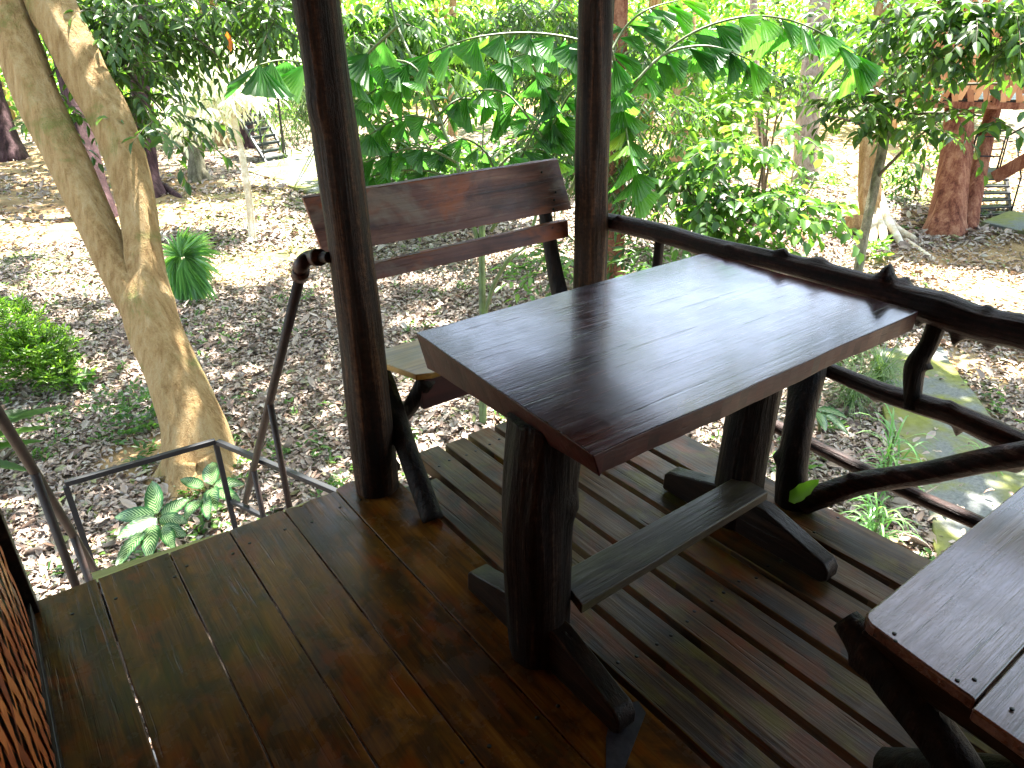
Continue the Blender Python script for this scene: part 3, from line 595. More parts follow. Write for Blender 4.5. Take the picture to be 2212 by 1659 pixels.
# ------------------------------------------------------------------ ground
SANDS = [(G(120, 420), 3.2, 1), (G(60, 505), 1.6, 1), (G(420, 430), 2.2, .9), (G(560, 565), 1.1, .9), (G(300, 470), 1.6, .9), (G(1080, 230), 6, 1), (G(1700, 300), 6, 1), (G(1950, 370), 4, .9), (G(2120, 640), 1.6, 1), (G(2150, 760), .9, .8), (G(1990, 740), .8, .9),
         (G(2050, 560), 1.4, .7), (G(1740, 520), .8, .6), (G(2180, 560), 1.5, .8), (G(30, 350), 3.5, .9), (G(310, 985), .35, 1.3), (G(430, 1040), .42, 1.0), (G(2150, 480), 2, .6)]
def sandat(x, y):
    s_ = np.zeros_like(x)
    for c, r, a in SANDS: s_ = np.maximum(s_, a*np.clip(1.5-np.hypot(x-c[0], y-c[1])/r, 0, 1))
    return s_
GRN = [(G(560, 520), 2.4, 1), (G(640, 440), 3, .9), (G(100, 570), 2, .9), (G(450, 690), 1.0, .5), (G(1950, 400), 4, .6), (G(1600, 350), 4, .7), (G(240, 700), 1.2, .6), (G(1500, 640), 2, .6), (G(2080, 840), .35, 1.4)]
def greenat(x, y):
    s_ = np.zeros_like(x)
    for c, r, a in GRN: s_ = np.maximum(s_, a*np.clip(1.4-np.hypot(x-c[0], y-c[1])/r, 0, 1))
    return s_
TB = G(432, 1040)
def gz(x, y):
    x = np.asarray(x, float); y = np.asarray(y, float)
    z = GZ+.03*np.sin(x*1.3+1)*np.sin(y*1.1)+.02*np.sin(x*3.1+y*2.3)
    z = z+.10*np.exp(-((x-TB[0])**2+(y-TB[1]-.1)**2)/.25)
    d = np.hypot(x-10, y-14); z = z+np.clip((np.hypot(x, y)-28)/40, 0, 1)*.8
    return z
xs = np.concatenate([np.linspace(-130, -14, 16), np.linspace(-12, 34, 200), np.linspace(37, 150, 16)])
ys = np.concatenate([np.linspace(-130, -6, 14), np.linspace(-4, 34, 170), np.linspace(37, 150, 16)])
XX, YY = np.meshgrid(xs, ys); v = np.stack([XX, YY, gz(XX, YY)], -1).reshape(-1, 3); nx, ny = len(xs), len(ys)
ii = np.arange(nx*ny).reshape(ny, nx); f = np.stack([ii[:-1, :-1], ii[:-1, 1:], ii[1:, 1:], ii[1:, :-1]], -1).reshape(-1, 4)
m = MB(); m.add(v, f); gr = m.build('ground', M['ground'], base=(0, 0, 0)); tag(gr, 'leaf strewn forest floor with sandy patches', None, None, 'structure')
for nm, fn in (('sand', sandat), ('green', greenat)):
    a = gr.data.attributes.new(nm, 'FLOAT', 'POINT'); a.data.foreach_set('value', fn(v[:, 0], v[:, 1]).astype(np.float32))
# concrete paths
def slabpoly(pix, name, label, th=.06, up=.05):
    p = [G(u, v_, GZ+up) for u, v_ in pix]; o = []
    for i in range(len(p)):
        a, b = p[i], p[(i+1) % len(p)]
        for t in (0, .25, .5, .75):
            q = lerp(a, b, t); o.append(q+.03*np.array([noise.noise((q[0]*3, q[1]*3, 1)), noise.noise((q[0]*3, q[1]*3, 9)), 0]))
    m = MB(); m.prism(o, (0, 0, -th-.1)); ob = m.build(name, M['conc'], smooth=False, bevel=.01); return tag(ob, label, None, None, 'structure')
RS = [(1895, 752), (1880, 800), (1905, 871), (1935, 1004), (2005, 1100), (2025, 1200), (2060, 1330), (2500, 1330), (2260, 1010), (2165, 930), (2105, 850), (2060, 790), (2035, 748)]
slabpoly(RS, 'path', 'mossy grey concrete path beyond the railing')
LS = [(530, 366), (628, 402), (712, 425), (800, 440), (760, 330), (690, 315), (590, 335)]
slabpoly(LS, 'path', 'mossy concrete landing in front of the far metal ladder')
slabpoly([(1780, 440), (1900, 405), (2000, 395), (2010, 440), (1900, 455), (1800, 470)], 'path', 'pale path crossing behind the sapling', up=.03)
def inpoly(x, y, poly):
    c = np.zeros(len(x), bool); n = len(poly)
    for i in range(n):
        x1, y1 = poly[i][:2]; x2, y2 = poly[(i+1) % n][:2]
        k = ((y1 > y) != (y2 > y)) & (x < (x2-x1)*(y-y1)/(y2-y1+1e-12)+x1); c ^= k
    return c
RSW = [G(u, v_) for u, v_ in RS]; LSW = [G(u, v_) for u, v_ in LS]
# leaf litter: importance sampled over the seen ground
def litter(N, v0, v1, s0, s1, u0=-120, u1=2330):
    u = rng.uniform(u0, u1, N); vv = rng.uniform(v0, v1, N)
    d = np.stack([(u-CX)/F, -(vv-CY)/F, -np.ones(N)], 0); d = R@d; t = (GZ-H)/d[2]; P = (CAM[:, None]+d*t).T
    P[:, :2] += rng.normal(0, .15, (N, 2))
    return P, rng.uniform(s0, s1, N)
Ps = []; Ss = []
for a in ((64000, 700, 1250, .035, .078), (60000, 520, 760, .04, .082), (24000, 400, 540, .07, .13), (12000, 300, 420, .1, .17), (9000, 1100, 1750, .05, .11)):
    p, s_ = litter(*a); Ps.append(p); Ss.append(s_)
P = np.concatenate(Ps); S_ = np.concatenate(Ss); S_ = S_*np.where(rng.random(len(S_)) < .07, rng.uniform(1.4, 2.1, len(S_)), 1)
ex = rng.uniform(-2, 4, 5000), rng.uniform(-2, 5, 5000); P = np.concatenate([P, np.stack([ex[0], ex[1], np.zeros(5000)], -1)]); S_ = np.concatenate([S_, rng.uniform(.06, .11, 5000)])
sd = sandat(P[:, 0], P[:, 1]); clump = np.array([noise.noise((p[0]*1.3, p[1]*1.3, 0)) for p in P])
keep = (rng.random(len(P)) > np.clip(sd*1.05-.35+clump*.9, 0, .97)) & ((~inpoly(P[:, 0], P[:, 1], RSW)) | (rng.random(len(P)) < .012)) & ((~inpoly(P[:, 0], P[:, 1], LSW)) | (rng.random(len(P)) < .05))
P = P[keep]; S_ = S_[keep]; P[:, 2] = gz(P[:, 0], P[:, 1])+rng.uniform(.004, .03, len(P))+.055*(inpoly(P[:, 0], P[:, 1], RSW) | inpoly(P[:, 0], P[:, 1], LSW))
th = rng.uniform(0, 2*math.pi, len(P)); dr = np.stack([np.cos(th), np.sin(th), rng.normal(0, .22, len(P))], -1); nm = np.stack([rng.normal(0, .35, len(P)), rng.normal(0, .35, len(P)), np.ones(len(P))], -1)
m = MB(); m.leaves(P, dr, nm, S_, S_*rng.uniform(.36, .6, len(P)), fold=.16, droop=rng.normal(0, .3, (len(P), 1)))
for i in range(260):
    q = P[rng.integers(len(P))]; a = rng.uniform(0, 6.28); l = rng.uniform(.08, .35); e = q+np.array([math.cos(a)*l, math.sin(a)*l, rng.uniform(-.01, .03)]); mdl = (q+e)/2+rng.normal(0, .015, 3)
    m.tube([q, mdl, e], [.004, .003, .002], 4, 1, caps=False, sm=False)
tag(m.build('leaf_litter', M['litter'], base=(0, 0, 0)), 'carpet of dry fallen leaves on the ground', None, None, 'stuff')
# small weeds
N = 1500; u = rng.uniform(-50, 2250, N); vv = rng.uniform(380, 1240, N); d = R@np.stack([(u-CX)/F, -(vv-CY)/F, -np.ones(N)], 0); W0 = (CAM[:, None]+d*((GZ-H)/d[2])).T
cl = np.array([noise.noise((p[0]*.8+7, p[1]*.8, 0)) for p in W0]); W0 = W0[(cl > .02) & ~inpoly(W0[:, 0], W0[:, 1], RSW) & ~inpoly(W0[:, 0], W0[:, 1], LSW)]
PP = []; DD = []
for p in W0:
    k = random.randint(4, 9)
    for j in range(k):
        a = random.uniform(0, 6.28); PP.append([p[0]+random.gauss(0, .03), p[1]+random.gauss(0, .03), 0]); DD.append([math.cos(a), math.sin(a), random.uniform(.1, .9)])
PP = np.array(PP); DD = np.array(DD); PP[:, 2] = gz(PP[:, 0], PP[:, 1])+rng.uniform(.01, .06, len(PP))
m = MB(); m.leaves(PP, DD, np.tile([0, 0, 1.], (len(PP), 1))+rng.normal(0, .3, (len(PP), 3)), rng.uniform(.03, .085, len(PP)), rng.uniform(.018, .035, len(PP)))
tag(m.build('ground_cover', M['leafmid'], base=(0, 0, 0)), 'small green weeds sprouting through the dry leaves', None, None, 'stuff')
# ------------------------------------------------------------------ foliage tools
def unit(a): return a/(np.linalg.norm(a, axis=-1, keepdims=True)+1e-9)
def twigs(P, Dt, L, k, ll, lw, droop=.4, spread=.9, jit=.25, mb=None, wood_=None, wr=.004, fold=.12):
    T = len(P); L = np.ones(T)*L; Dt = unit(Dt)
    S = unit(np.cross(Dt, np.array([0, 0, 1.]))+1e-4)
    pos = []; dr = []; nm = []
    for j in range(k):
        t = (j+.5)/k; side = 1 if j % 2 else -1
        c = P+Dt*(L*t)[:, None]; c[:, 2] -= L*.25*t*t
        if j == k-1: d_ = Dt+np.array([0, 0, -droop])
        else: d_ = Dt*.55+S*side*spread+np.array([0, 0, -droop])
        pos.append(c); dr.append(d_+rng.normal(0, jit, (T, 3))); nm.append(np.array([0, 0, 1.])+Dt*.3+rng.normal(0, .35, (T, 3)))
    n = T*k; mb.leaves(np.concatenate(pos), np.concatenate(dr), np.concatenate(nm), ll*rng.uniform(.7, 1.2, n), lw*rng.uniform(.75, 1.15, n), fold=fold)
    if wood_ is not None:
        for i in range(T):
            e = P[i]+Dt[i]*L[i]*.5; e2 = P[i]+Dt[i]*L[i]; e2 = e2-np.array([0, 0, L[i]*.25])
            wood_.tube([P[i], e-np.array([0, 0, L[i]*.06]), e2], [wr, wr*.7, wr*.35], 3, 1, caps=False, sm=False)
def blob(c, rad, T, mb, wood_=None, L=.4, k=8, ll=.14, lw=.06, droop=.4, anchor=None, shell=.35, **kw):
    c = np.array(c, float); rad = np.ones(3)*rad; q = unit(rng.normal(0, 1, (T, 3)))*(rng.uniform(shell, 1, (T, 1)))
    P = c+q*rad; dt = q*.8+rng.normal(0, .5, (T, 3)); dt[:, 2] = dt[:, 2]*.5-.1
    twigs(P, dt, L*rng.uniform(.7, 1.3, T), k, ll, lw, droop, mb=mb, wood_=wood_, **kw)
def px(u, v_, dep, w_): return D(u, v_, dep), w_/2*dep/F
def trunk_path(pix, dep, lean=None):
    pts = []; rr = []
    for i, (u, v_, w_) in enumerate(pix):
        d_ = dep+(lean or 0)*i; p, r = px(u, v_, d_, w_); pts.append(p); rr.append(r)
    return pts, rr
TREES = {}
def tree(key, name, label, parts, mat, dep, group=None, cat='tree', seg=20, res=8, flute=.04, rough=.04, topz=5.5):
    """parts: list of pixel outlines (u, v, width); the first starts at the ground"""
    p0, r0 = trunk_path(parts[0], dep); base = p0[0].copy(); base[2] = float(gz(base[0], base[1]))
    t = thing(name, tuple(base), label, cat, group)
    m = MB()
    for i, pp in enumerate(parts):
        pts, rr = trunk_path(pp, dep)
        if i == 0: pts = [pts[0]+np.array([0, 0, -.15])]+pts; rr = [rr[0]*1.15]+rr
        if topz and pp[-1][1] <= 5:
            e = np.array(pts[-1]); d_ = unit(e-np.array(pts[-2])); d_ = unit(d_+np.array([0, 0, .6])); k = (topz-e[2])/max(d_[2], .3)
            pts += [e+d_*k*.5, e+d_*k]; rr += [rr[-1]*.85, rr[-1]*.5]
        m.tube(pts, rr, seg, res, flute=flute, rough=rough, seed=len(TREES)+i)
    m.build('trunk', M[mat], t)
    TREES[key] = dict(o=t, base=base, leaf=MB(), wood=MB(), mat='canopy', n=0); return TREES[key]
# --- big pale twin-trunk tree
bd = depth(G(432, 1035))
T1 = tree('big', 'forked_tree', 'big pale tree that forks into two leaning trunks beside the stairs', [[(u, v_, w_*.9) for u, v_, w_ in q] for q in [
    [(440, 1050, 205), (432, 1010, 165), (420, 940, 150), (400, 880, 133), (368, 800, 122), (335, 720, 120), (318, 650, 118), (314, 590, 90), (308, 520, 80), (296, 440, 84), (272, 340, 92), (238, 250, 96), (198, 180, 98), (165, 110, 102), (130, 40, 106), (105, -20, 108)],
    [(310, 680, 90), (278, 620, 92), (245, 560, 84), (212, 490, 84), (180, 420, 88), (140, 330, 92), (96, 240, 96), (60, 150, 98), (28, 60, 96), (5, -20, 96)]]], 'trunk', bd, seg=48, res=10, flute=.055, rough=.03, topz=5.5)
# buttress roots of the big tree
m = MB()
for a, L in ((.3, .55), (1.6, .5), (2.7, .6), (4.0, .6), (5.2, .7)):
    c = TB; dx = np.array([math.cos(a), math.sin(a), 0]); z0 = float(gz(c[0], c[1]))
    m.tube([c+dx*.12+np.array([0, 0, .25]), c+dx*.24+np.array([0, 0, .08]), c+dx*.38+np.array([0, 0, .01]), c+dx*L+np.array([0, 0, -.08])], [.09, .08, .055, .03], 12, 5, rough=.1, seed=a)
m.build('roots', M['trunk'], T1['o'])
for (u, v_, dp, a) in ((165, 395, 0, 1), (187, 570, 0, 2), ): pass
# hanging foliage, upper left: belongs to the big tree
lf = T1['leaf']; wd = T1['wood']
for (u, v_, ru, rv, T, dp) in ((330, 30, 150, 50, 66, 6.2), (470, 20, 130, 44, 66, 6.8), (600, 60, 50, 60, 34, 6.6), (270, 160, 50, 80, 36, 6.0), (330, 110, 80, 50, 34, 6.6), (430, 90, 80, 24, 18, 6.8), (250, 90, 60, 60, 40, 6.0), (310, 255, 30, 40, 12, 5.8), (375, 250, 40, 40, 14, 6.0), (100, 130, 20, 100, 14, 6.4), (180, 0, 90, 30, 30, 6.3), (560, 20, 80, 30, 40, 6.4), (130, 240, 14, 50, 8, 6.0)):
    blob(D(u, v_, dp), (ru*dp/F, .5, rv*dp/F), T, lf, wd, L=.36, k=7, ll=.125, lw=.048, droop=.75, wr=.004, jit=.3)
M['T1'] = M['leafdark']; T1['vis'] = True
for (a, b, c, dp) in (((240, 60), (380, 60), (470, 120), 6.3), ((250, 0), (420, -10), (590, 30), 6.5), ((230, 110), (280, 160), (350, 240), 6.0)):
    wd.tube([D(*a, dp), D(*b, dp), D(*c, dp)], [.02, .014, .006], 6, 4)
m = MB(); m.leaves(np.array([D(490, 68, 6.2), D(497, 80, 6.2)]), np.array([[.1, 0, -1.], [-.2, 0, -1]]), np.array([[-.5, -.8, .2]]*2), .12, .06); m.build('withered_leaf', M['wilt'], T1['o'])
# --- other trees
def _sl(pp): return [[(u, v_, w_*.9) for u, v_, w_ in q] for q in pp]
def gt(key, name, label, pix, mat, **kw): return tree(key, name, label, pix, mat, gdep(pix[0][0][0], pix[0][0][1]), **kw)
gt('grey', 'forest_tree', 'straight grey trunk standing in the sunlit clearing', [[(1742, 392, 62), (1742, 330, 50), (1745, 250, 48), (1752, 170, 46), (1762, 80, 44), (1772, 0, 42)]], 'greybark')
gt('orange', 'forest_tree', 'orange-brown trunk glimpsed between palm leaves right of the corner post', [[(1470, 395, 60), (1472, 300, 50), (1478, 180, 48), (1482, 60, 42), (1484, 0, 40)]], 'orbark')
T = gt('stilt', 'stilt_root_tree', 'tan tree with stilt roots coloured sunlit white near the far treehouse', [[(1895, 500, 30), (1888, 440, 36), (1880, 330, 34), (1884, 220, 34), (1900, 100, 32), (1905, 0, 30)], [(1868, 470, 14), (1866, 420, 20), (1872, 330, 26), (1880, 250, 30)]], 'orbark', flute=.12)
m = MB(); dp = gdep(1900, 520)
for (a, b, c, w_) in (((1900, 420), (1918, 475), (1945, 530), 18), ((1898, 430), (1905, 490), (1915, 545), 20), ((1905, 450), (1935, 492), (1975, 520), 16), ((1890, 450), (1874, 500), (1845, 530), 16), ((1893, 450), (1888, 500), (1880, 545), 18), ((1905, 480), (1950, 515), (2010, 560), 12), ((1890, 480), (1860, 525), (1815, 545), 12)):
    g_ = np.array(G(*c)); m.tube([D(*a, dp+.6), D(*b, dp+.1), g_+np.array([0, 0, .02]), g_+np.array([0, 0, -.1])], [w_*dp/F/2, w_*dp/F/2, w_*dp/F/2.6, .01], 8, 5, rough=.08, seed=a[0])
m.build('roots', M['whitebark'], T['o'])  # sunlit look of the roots comes from this white colour
gt('red', 'forest_tree', 'thick red-barked tree under the orange treehouse', [[(2040, 505, 92), (2046, 470, 72), (2056, 400, 64), (2066, 320, 60), (2072, 230, 54), (2080, 120, 50), (2088, 0, 46)]], 'redbark', flute=.08)
gt('sap', 'slender_tree', 'slender leafy tree rising in front of the far treehouse', [[(1852, 590, 20), (1868, 500, 20), (1885, 420, 20), (1905, 330, 20), (1920, 230, 22), (1935, 120, 20), (1955, 0, 18)]], 'mossbark')
gt('pur1', 'forest_tree', 'dark purple leaning trunk at the far left edge', [[(28, 345, 62), (12, 300, 50), (-5, 240, 46), (-20, 180, 40), (-60, 0, 40)]], 'purple')
gt('pur2', 'forest_tree', 'purple trunk seen between the two forks of the pale tree', [[(222, 470, 62), (205, 400, 46), (185, 320, 44), (160, 220, 42), (130, 90, 40), (110, 0, 38)]], 'purple', flute=.1)
gt('pur3', 'buttress_tree', 'purple trunk with a spreading root right of the pale tree', [[(325, 422, 66), (318, 380, 48), (312, 320, 42), (306, 240, 40), (300, 120, 38), (298, 0, 36)]], 'purple', flute=.12)
m = MB(); a0 = D(335, 395, gdep(325, 422)); m.tube([a0, G(355, 412)+np.array([0, 0, .08]), G(385, 425)+np.array([0, 0, .02]), G(400, 430)-np.array([0, 0, .1])], [.13, .1, .06, .03], 10, 5); m.build('roots', M['purple'], TREES['pur3']['o'])
gt('moss', 'tree_stump', 'mossy double stump beside the leaning log', [[(428, 392, 40), (424, 340, 34), (420, 275, 30)]], 'mossbark', cat='stump', topz=None)
gt('lean', 'fallen_log', 'thin log leaning against the mossy stump', [[(452, 392, 20), (430, 362, 18), (400, 328, 17), (366, 290, 15)]], 'mossbark', cat='log', topz=None)
gt('mid1', 'forest_tree', 'short brown trunk left of the pale sapling', [[(482, 312, 32), (476, 280, 24), (472, 230, 22), (468, 140, 20), (462, 0, 20)]], 'orbark')
gt('mid2', 'forest_tree', 'dark trunk just behind the far metal ladder', [[(538, 318, 34), (532, 270, 28), (528, 200, 26), (524, 100, 26), (520, 0, 24)]], 'purple')
gt('mid3', 'forest_tree', 'thin green-grey trunk seen through the ladder rungs', [[(568, 318, 16), (566, 260, 15), (562, 160, 14), (560, 0, 14)]], 'mossbark')
gt('mid4', 'forest_tree', 'pale thin trunk behind the bench in the bright clearing', [[(978, 300, 22), (977, 230, 18), (976, 120, 17), (978, 0, 16)]], 'orbark')
gt('mid5', 'forest_tree', 'thin brown trunk left of the grey trunk', [[(1655, 330, 20), (1640, 250, 18), (1632, 140, 17), (1628, 0, 16)]], 'greybark')
TR = tree('climb', 'forest_tree', 'reddish trunk wrapped in creeper right behind the corner post', [[(1322, 640, 58), (1322, 560, 50), (1326, 440, 46), (1330, 300, 44), (1334, 150, 42), (1338, 0, 40)]], 'redbark', 9.2, flute=.1)
gt('stub', 'tree_stump', 'small brown stump left of the stilt-root tree', [[(1848, 502, 44), (1846, 488, 40), (1845, 468, 38)]], 'orbark', cat='stump', topz=None)
# sapling with sun glare put into its leaf colour
dp = gdep(545, 520)
TP = tree('pale', 'pale_sapling', 'sunlit sapling with drooping leaves coloured white for sun glare and a blotchy trunk', [[(546, 522, 17), (541, 460, 15), (532, 390, 15), (520, 320, 14), (508, 270, 14), (498, 220, 13), (488, 160, 10), (480, 110, 7)]], 'whitebark', dp, topz=None, flute=.02)
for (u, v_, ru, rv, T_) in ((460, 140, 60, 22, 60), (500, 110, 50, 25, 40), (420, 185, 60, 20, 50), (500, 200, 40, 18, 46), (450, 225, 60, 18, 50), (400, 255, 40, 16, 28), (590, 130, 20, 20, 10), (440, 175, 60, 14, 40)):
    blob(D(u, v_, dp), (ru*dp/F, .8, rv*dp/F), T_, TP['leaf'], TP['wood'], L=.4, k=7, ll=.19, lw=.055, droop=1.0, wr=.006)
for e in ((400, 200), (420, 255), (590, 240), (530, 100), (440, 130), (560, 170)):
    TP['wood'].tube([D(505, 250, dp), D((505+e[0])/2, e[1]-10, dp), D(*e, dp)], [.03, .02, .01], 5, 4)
TP['mat'] = 'leafglare'; TP['vis'] = True
# slender tree foliage (upper right)
TS = TREES['sap']; d0 = gdep(1852, 590)
for (u, v_, ru, rv, T_, dp) in ((2010, 25, 110, 34, 34, 8.5), (2130, 30, 100, 40, 46, 8.0), (2190, 90, 40, 30, 10, 8.0), (2110, 255, 60, 12, 7, 8.3), (1850, 240, 60, 30, 20, 9.6), (1960, 262, 60, 26, 20, 9.4), (1850, 60, 60, 60, 26, 9.8), (1900, 170, 70, 40, 20, 9.6), (1940, 100, 50, 40, 12, 8.6), (2100, 130, 90, 30, 16, 8.2)):
    blob(D(u, v_, dp), (ru*dp/F, .7, rv*dp/F), T_, TS['leaf'], TS['wood'], L=.5, k=8, ll=.21, lw=.09, droop=.55, wr=.006)
for e, s0 in (((2110, 60), (1950, 60)), ((2180, 180), (1930, 200)), ((2040, 250), (1892, 385)), ((1800, 250), (1915, 300)), ((2120, 250), (1925, 250))):
    TS['wood'].tube([D(*s0, d0), D((s0[0]+e[0])/2, (s0[1]+e[1])/2-6, d0-.6), D(*e, d0-1.4)], [.03, .02, .008], 6, 5)
TS['mat'] = 'leafdark'; TS['vis'] = True
# creeper on the red trunk by the post
TC = TREES['climb']
for (u, v_, ru, rv, T_, dp) in ((1180, 50, 70, 40, 50, 8.3), (1215, 180, 40, 70, 56, 8.3), (1390, 260, 50, 120, 80, 8.6), (1215, 290, 40, 60, 44, 8.4), (1330, 380, 40, 80, 22, 8.6), (1410, 100, 60, 60, 44, 9), (1400, 420, 40, 60, 24, 8.6), (1330, 560, 30, 40, 14, 8.6)):
    blob(D(u, v_, dp), (ru*dp/F, .6, rv*dp/F), T_, TC['leaf'], TC['wood'], L=.45, k=10, ll=.17, lw=.035, droop=.8, wr=.004)
TC['mat'] = 'leafdark'; TC['vis'] = True
# --- leafy bushes / understory (each its own plant)
def bush(name, label, base, blobs, mat, stems=(), cat='bush', group=None, **kw):
    b = np.array(base, float); b[2] = float(gz(b[0], b[1])); t = thing(name, tuple(b), label, cat, group)
    lm, wm = MB(), MB()
    for (c, rad, T_) in blobs:
        blob(c, rad, T_, lm, wm, **kw)
        wm.tube([b+np.array([0, 0, -.1]), lerp(b, np.array(c), .5)+rng.normal(0, .05, 3), np.array(c)], [.03, .02, .008], 6, 4)
    for pts, r in stems: wm.tube(pts, r, 7, 5)
    lm.build('foliage', M[mat], t); wm.build('stem', M['stemb'], t); return t
def pb(u, v_, ru, rv, dp, T_): return (D(u, v_, dp), (ru*dp/F, .5, rv*dp/F), T_)
bush('leafy_shrub', 'broad-leaved shrub on thin stems just beyond the branch railing', G(1600, 590), [pb(1550, 330, 80, 40, 8.0, 26), pb(1650, 430, 90, 36, 8, 36), pb(1560, 470, 70, 50, 8, 36), pb(1660, 300, 60, 30, 8.4, 14), pb(1740, 450, 40, 34, 8, 16), pb(1610, 515, 80, 20, 8.2, 20), pb(1480, 400, 50, 70, 8.2, 30)], 'leafmid', L=.42, k=7, ll=.155, lw=.10, droop=.5, wr=.006)
bush('leafy_shrub', 'yellow-green shrub behind the broad-leaved shrub', G(1560, 480), [pb(1520, 250, 70, 50, 10.5, 36), pb(1590, 200, 50, 50, 11, 26), pb(1470, 330, 50, 50, 10.5, 24), pb(1540, 150, 70, 40, 11, 30), pb(1480, 60, 60, 50, 11, 30)], 'leafbright', L=.5, k=8, ll=.2, lw=.1, droop=.4, wr=.006)
bush('leafy_shrub', 'low green shrub behind the bench under the palm', G(900, 440), [pb(860, 340, 60, 40, 11, 50), pb(960, 350, 60, 30, 11, 44), pb(820, 270, 50, 50, 11.4, 34), pb(1090, 340, 80, 36, 10.4, 50), pb(1180, 320, 50, 50, 10, 30)], 'leafmid', L=.45, k=8, ll=.17, lw=.08, droop=.4)
bush('leafy_tree', 'tall glossy-leaved tree filling the gap between the two posts', G(900, 360), [pb(800, 60, 80, 55, 11, 60), pb(900, 50, 80, 55, 11.5, 60), pb(1000, 80, 80, 50, 12, 50), pb(830, 150, 60, 40, 11, 34), pb(940, 150, 60, 30, 11.5, 26), pb(1100, 50, 70, 60, 12.5, 56), pb(760, 110, 30, 60, 11, 20)], 'leafmid', cat='tree', L=.6, k=9, ll=.22, lw=.085, droop=.8, wr=.008)
bush('bamboo_clump', 'feathery bamboo clump behind the thick post on the left', G(690, 300), [pb(650, 180, 40, 60, 15, 60), pb(720, 200, 50, 70, 15, 60), pb(640, 240, 30, 40, 15, 30)], 'bamboolf', L=.7, k=10, ll=.24, lw=.03, droop=.8, cat='bamboo')
bush('leafy_shrub', 'bright low growth at the foot of the grey trunk', G(1720, 440), [pb(1700, 410, 60, 20, 15.5, 40), pb(1760, 380, 60, 16, 16, 40), pb(1900, 380, 60, 14, 16.5, 30)], 'leafbright', L=.5, k=7, ll=.2, lw=.07, droop=.3)
bush('leafy_shrub', 'weedy growth beneath the slender tree', G(1980, 420), [pb(1960, 370, 40, 26, 14, 26), pb(2000, 330, 30, 26, 14, 12)], 'leafmid', L=.4, k=7, ll=.17, lw=.06, droop=.3)
bush('leafy_tree', 'dark leafy young tree left of the grey trunk', G(1650, 420), [pb(1640, 200, 36, 26, 13, 18), pb(1690, 180, 34, 26, 13, 20), pb(1690, 40, 46, 30, 13, 20), pb(1620, 60, 50, 40, 13, 20)], 'leafdark', cat='tree', L=.5, k=8, ll=.2, lw=.075, droop=.5)
bush('leafy_shrub', 'small tangle of creeper under the red-brown trunk by the corner post', G(1400, 680), [pb(1400, 560, 50, 30, 8, 24), pb(1200, 560, 40, 40, 8, 20), pb(1170, 600, 30, 20, 7.6, 10)], 'leafmid', L=.35, k=7, ll=.13, lw=.05, droop=.3)
# green shrub at left edge
b = G(60, 860); t = thing('garden_shrub', (b[0], b[1], GZ), 'dense bright green shrub at the left edge beside the pale tree', 'bush')
lm, wm = MB(), MB(); dpp = gdep(60, 850)
for (u, v_, ru, rv, T_) in ((20, 700, 60, 40, 120), (90, 750, 60, 36, 110), (40, 780, 80, 45, 130), (120, 800, 40, 30, 60), (-30, 760, 60, 70, 90)):
    c = D(u, v_, dpp-.1); T = T_*2; q = unit(rng.normal(0, 1, (T, 3)))*rng.uniform(.5, 1, (T, 1)); P = c+q*np.array([ru*dpp/F, .3, rv*dpp/F])
    twigs(P, np.array([0, 0, .5])+q*.7, .10, 7, .06, .02, -.1, mb=lm, wood_=wm, wr=.0025)
lm.build('foliage', M['shrub'], t); wm.build('stem', M['stemb'], t)
# ------------------------------------------------------------------ fishtail palm
def fishtail(mb, base, d_, n_, L, Wd, jag=7, flip=1):
    d_ = unit(np.array(d_)); s_ = unit(np.cross(d_, n_)); n_ = np.cross(s_, d_)
    k = jag; vs = [base]; end = []
    half = .62
    for j in range(k+1):
        t = j/k; a = (-.5+t)*half*2
        ln = L*(.60+.40*(t if flip > 0 else 1-t)**1.3)*(1+rng.uniform(-.04, .04))
        wv = math.sin(t*math.pi*3)*.02*L
        end.append(base+d_*ln*math.cos(a*.8)+s_*Wd*(t-.5)*1.0*math.copysign(1, 1)+n_*wv-np.array([0, 0, .10*L*abs(t-.5)]))
        end.append(base+d_*ln*.975*math.cos((a+.08)*.8)+s_*Wd*(t-.5+.5/k)+n_*wv) if j < k else None
    end = [e for e in end if e is not None]
    mid = [base+(e-base)*.5+n_*(.04*L*(1 if i % 2 else -1)*.5) for i, e in enumerate(end)]
    n1 = len(end); b = mb.n; vs = np.array([base]+mid+end); mb.v.append(vs); mb.n += len(vs)
    mb.t.append(np.array([[0, 1+i, 2+i] for i in range(n1-1)])+b)
    mb.q.append(np.array([[1+i, 1+n1+i, 2+n1+i, 2+i] for i in range(n1-1)])+b)
pb0 = G(1042, 935); pt = thing('fishtail_palm', (pb0[0], pb0[1], GZ), 'fishtail palm with ragged wedge leaflets arching behind the bench', 'palm')
Pd = depth(pb0)
MB().tube([pb0+np.array([0, 0, -.1]), D(1043, 800, Pd), D(1042, 680, Pd), D(1041, 500, Pd), D(1045, 380, Pd)], [.036, .032, .03, .028, .02], 10, 6).build('stem', M['stem'], pt)
MB().tube([D(1043, 700, Pd), D(1065, 620, Pd-.05), D(1100, 560, Pd-.1), D(1140, 520, Pd), D(1175, 400, Pd)], [.02, .018, .017, .016, .012], 8, 6).build('stem', M['stem'], pt)
MB().tube([D(1042, 560, Pd), D(1010, 440, Pd), D(985, 350, Pd), D(945, 250, Pd), D(905, 160, Pd), D(860, 60, Pd+.2), D(840, -20, Pd+.3)], [.024, .02, .019, .017, .015, .012, .01], 8, 6).build('stem', M['stem'], pt)
MB().tube([D(1041, 500, Pd+.1), D(1043, 300, Pd+.1), D(1050, 225, Pd+.1)], [.012, .008, .006], 6, 4).build('stem', M['stem'], pt)
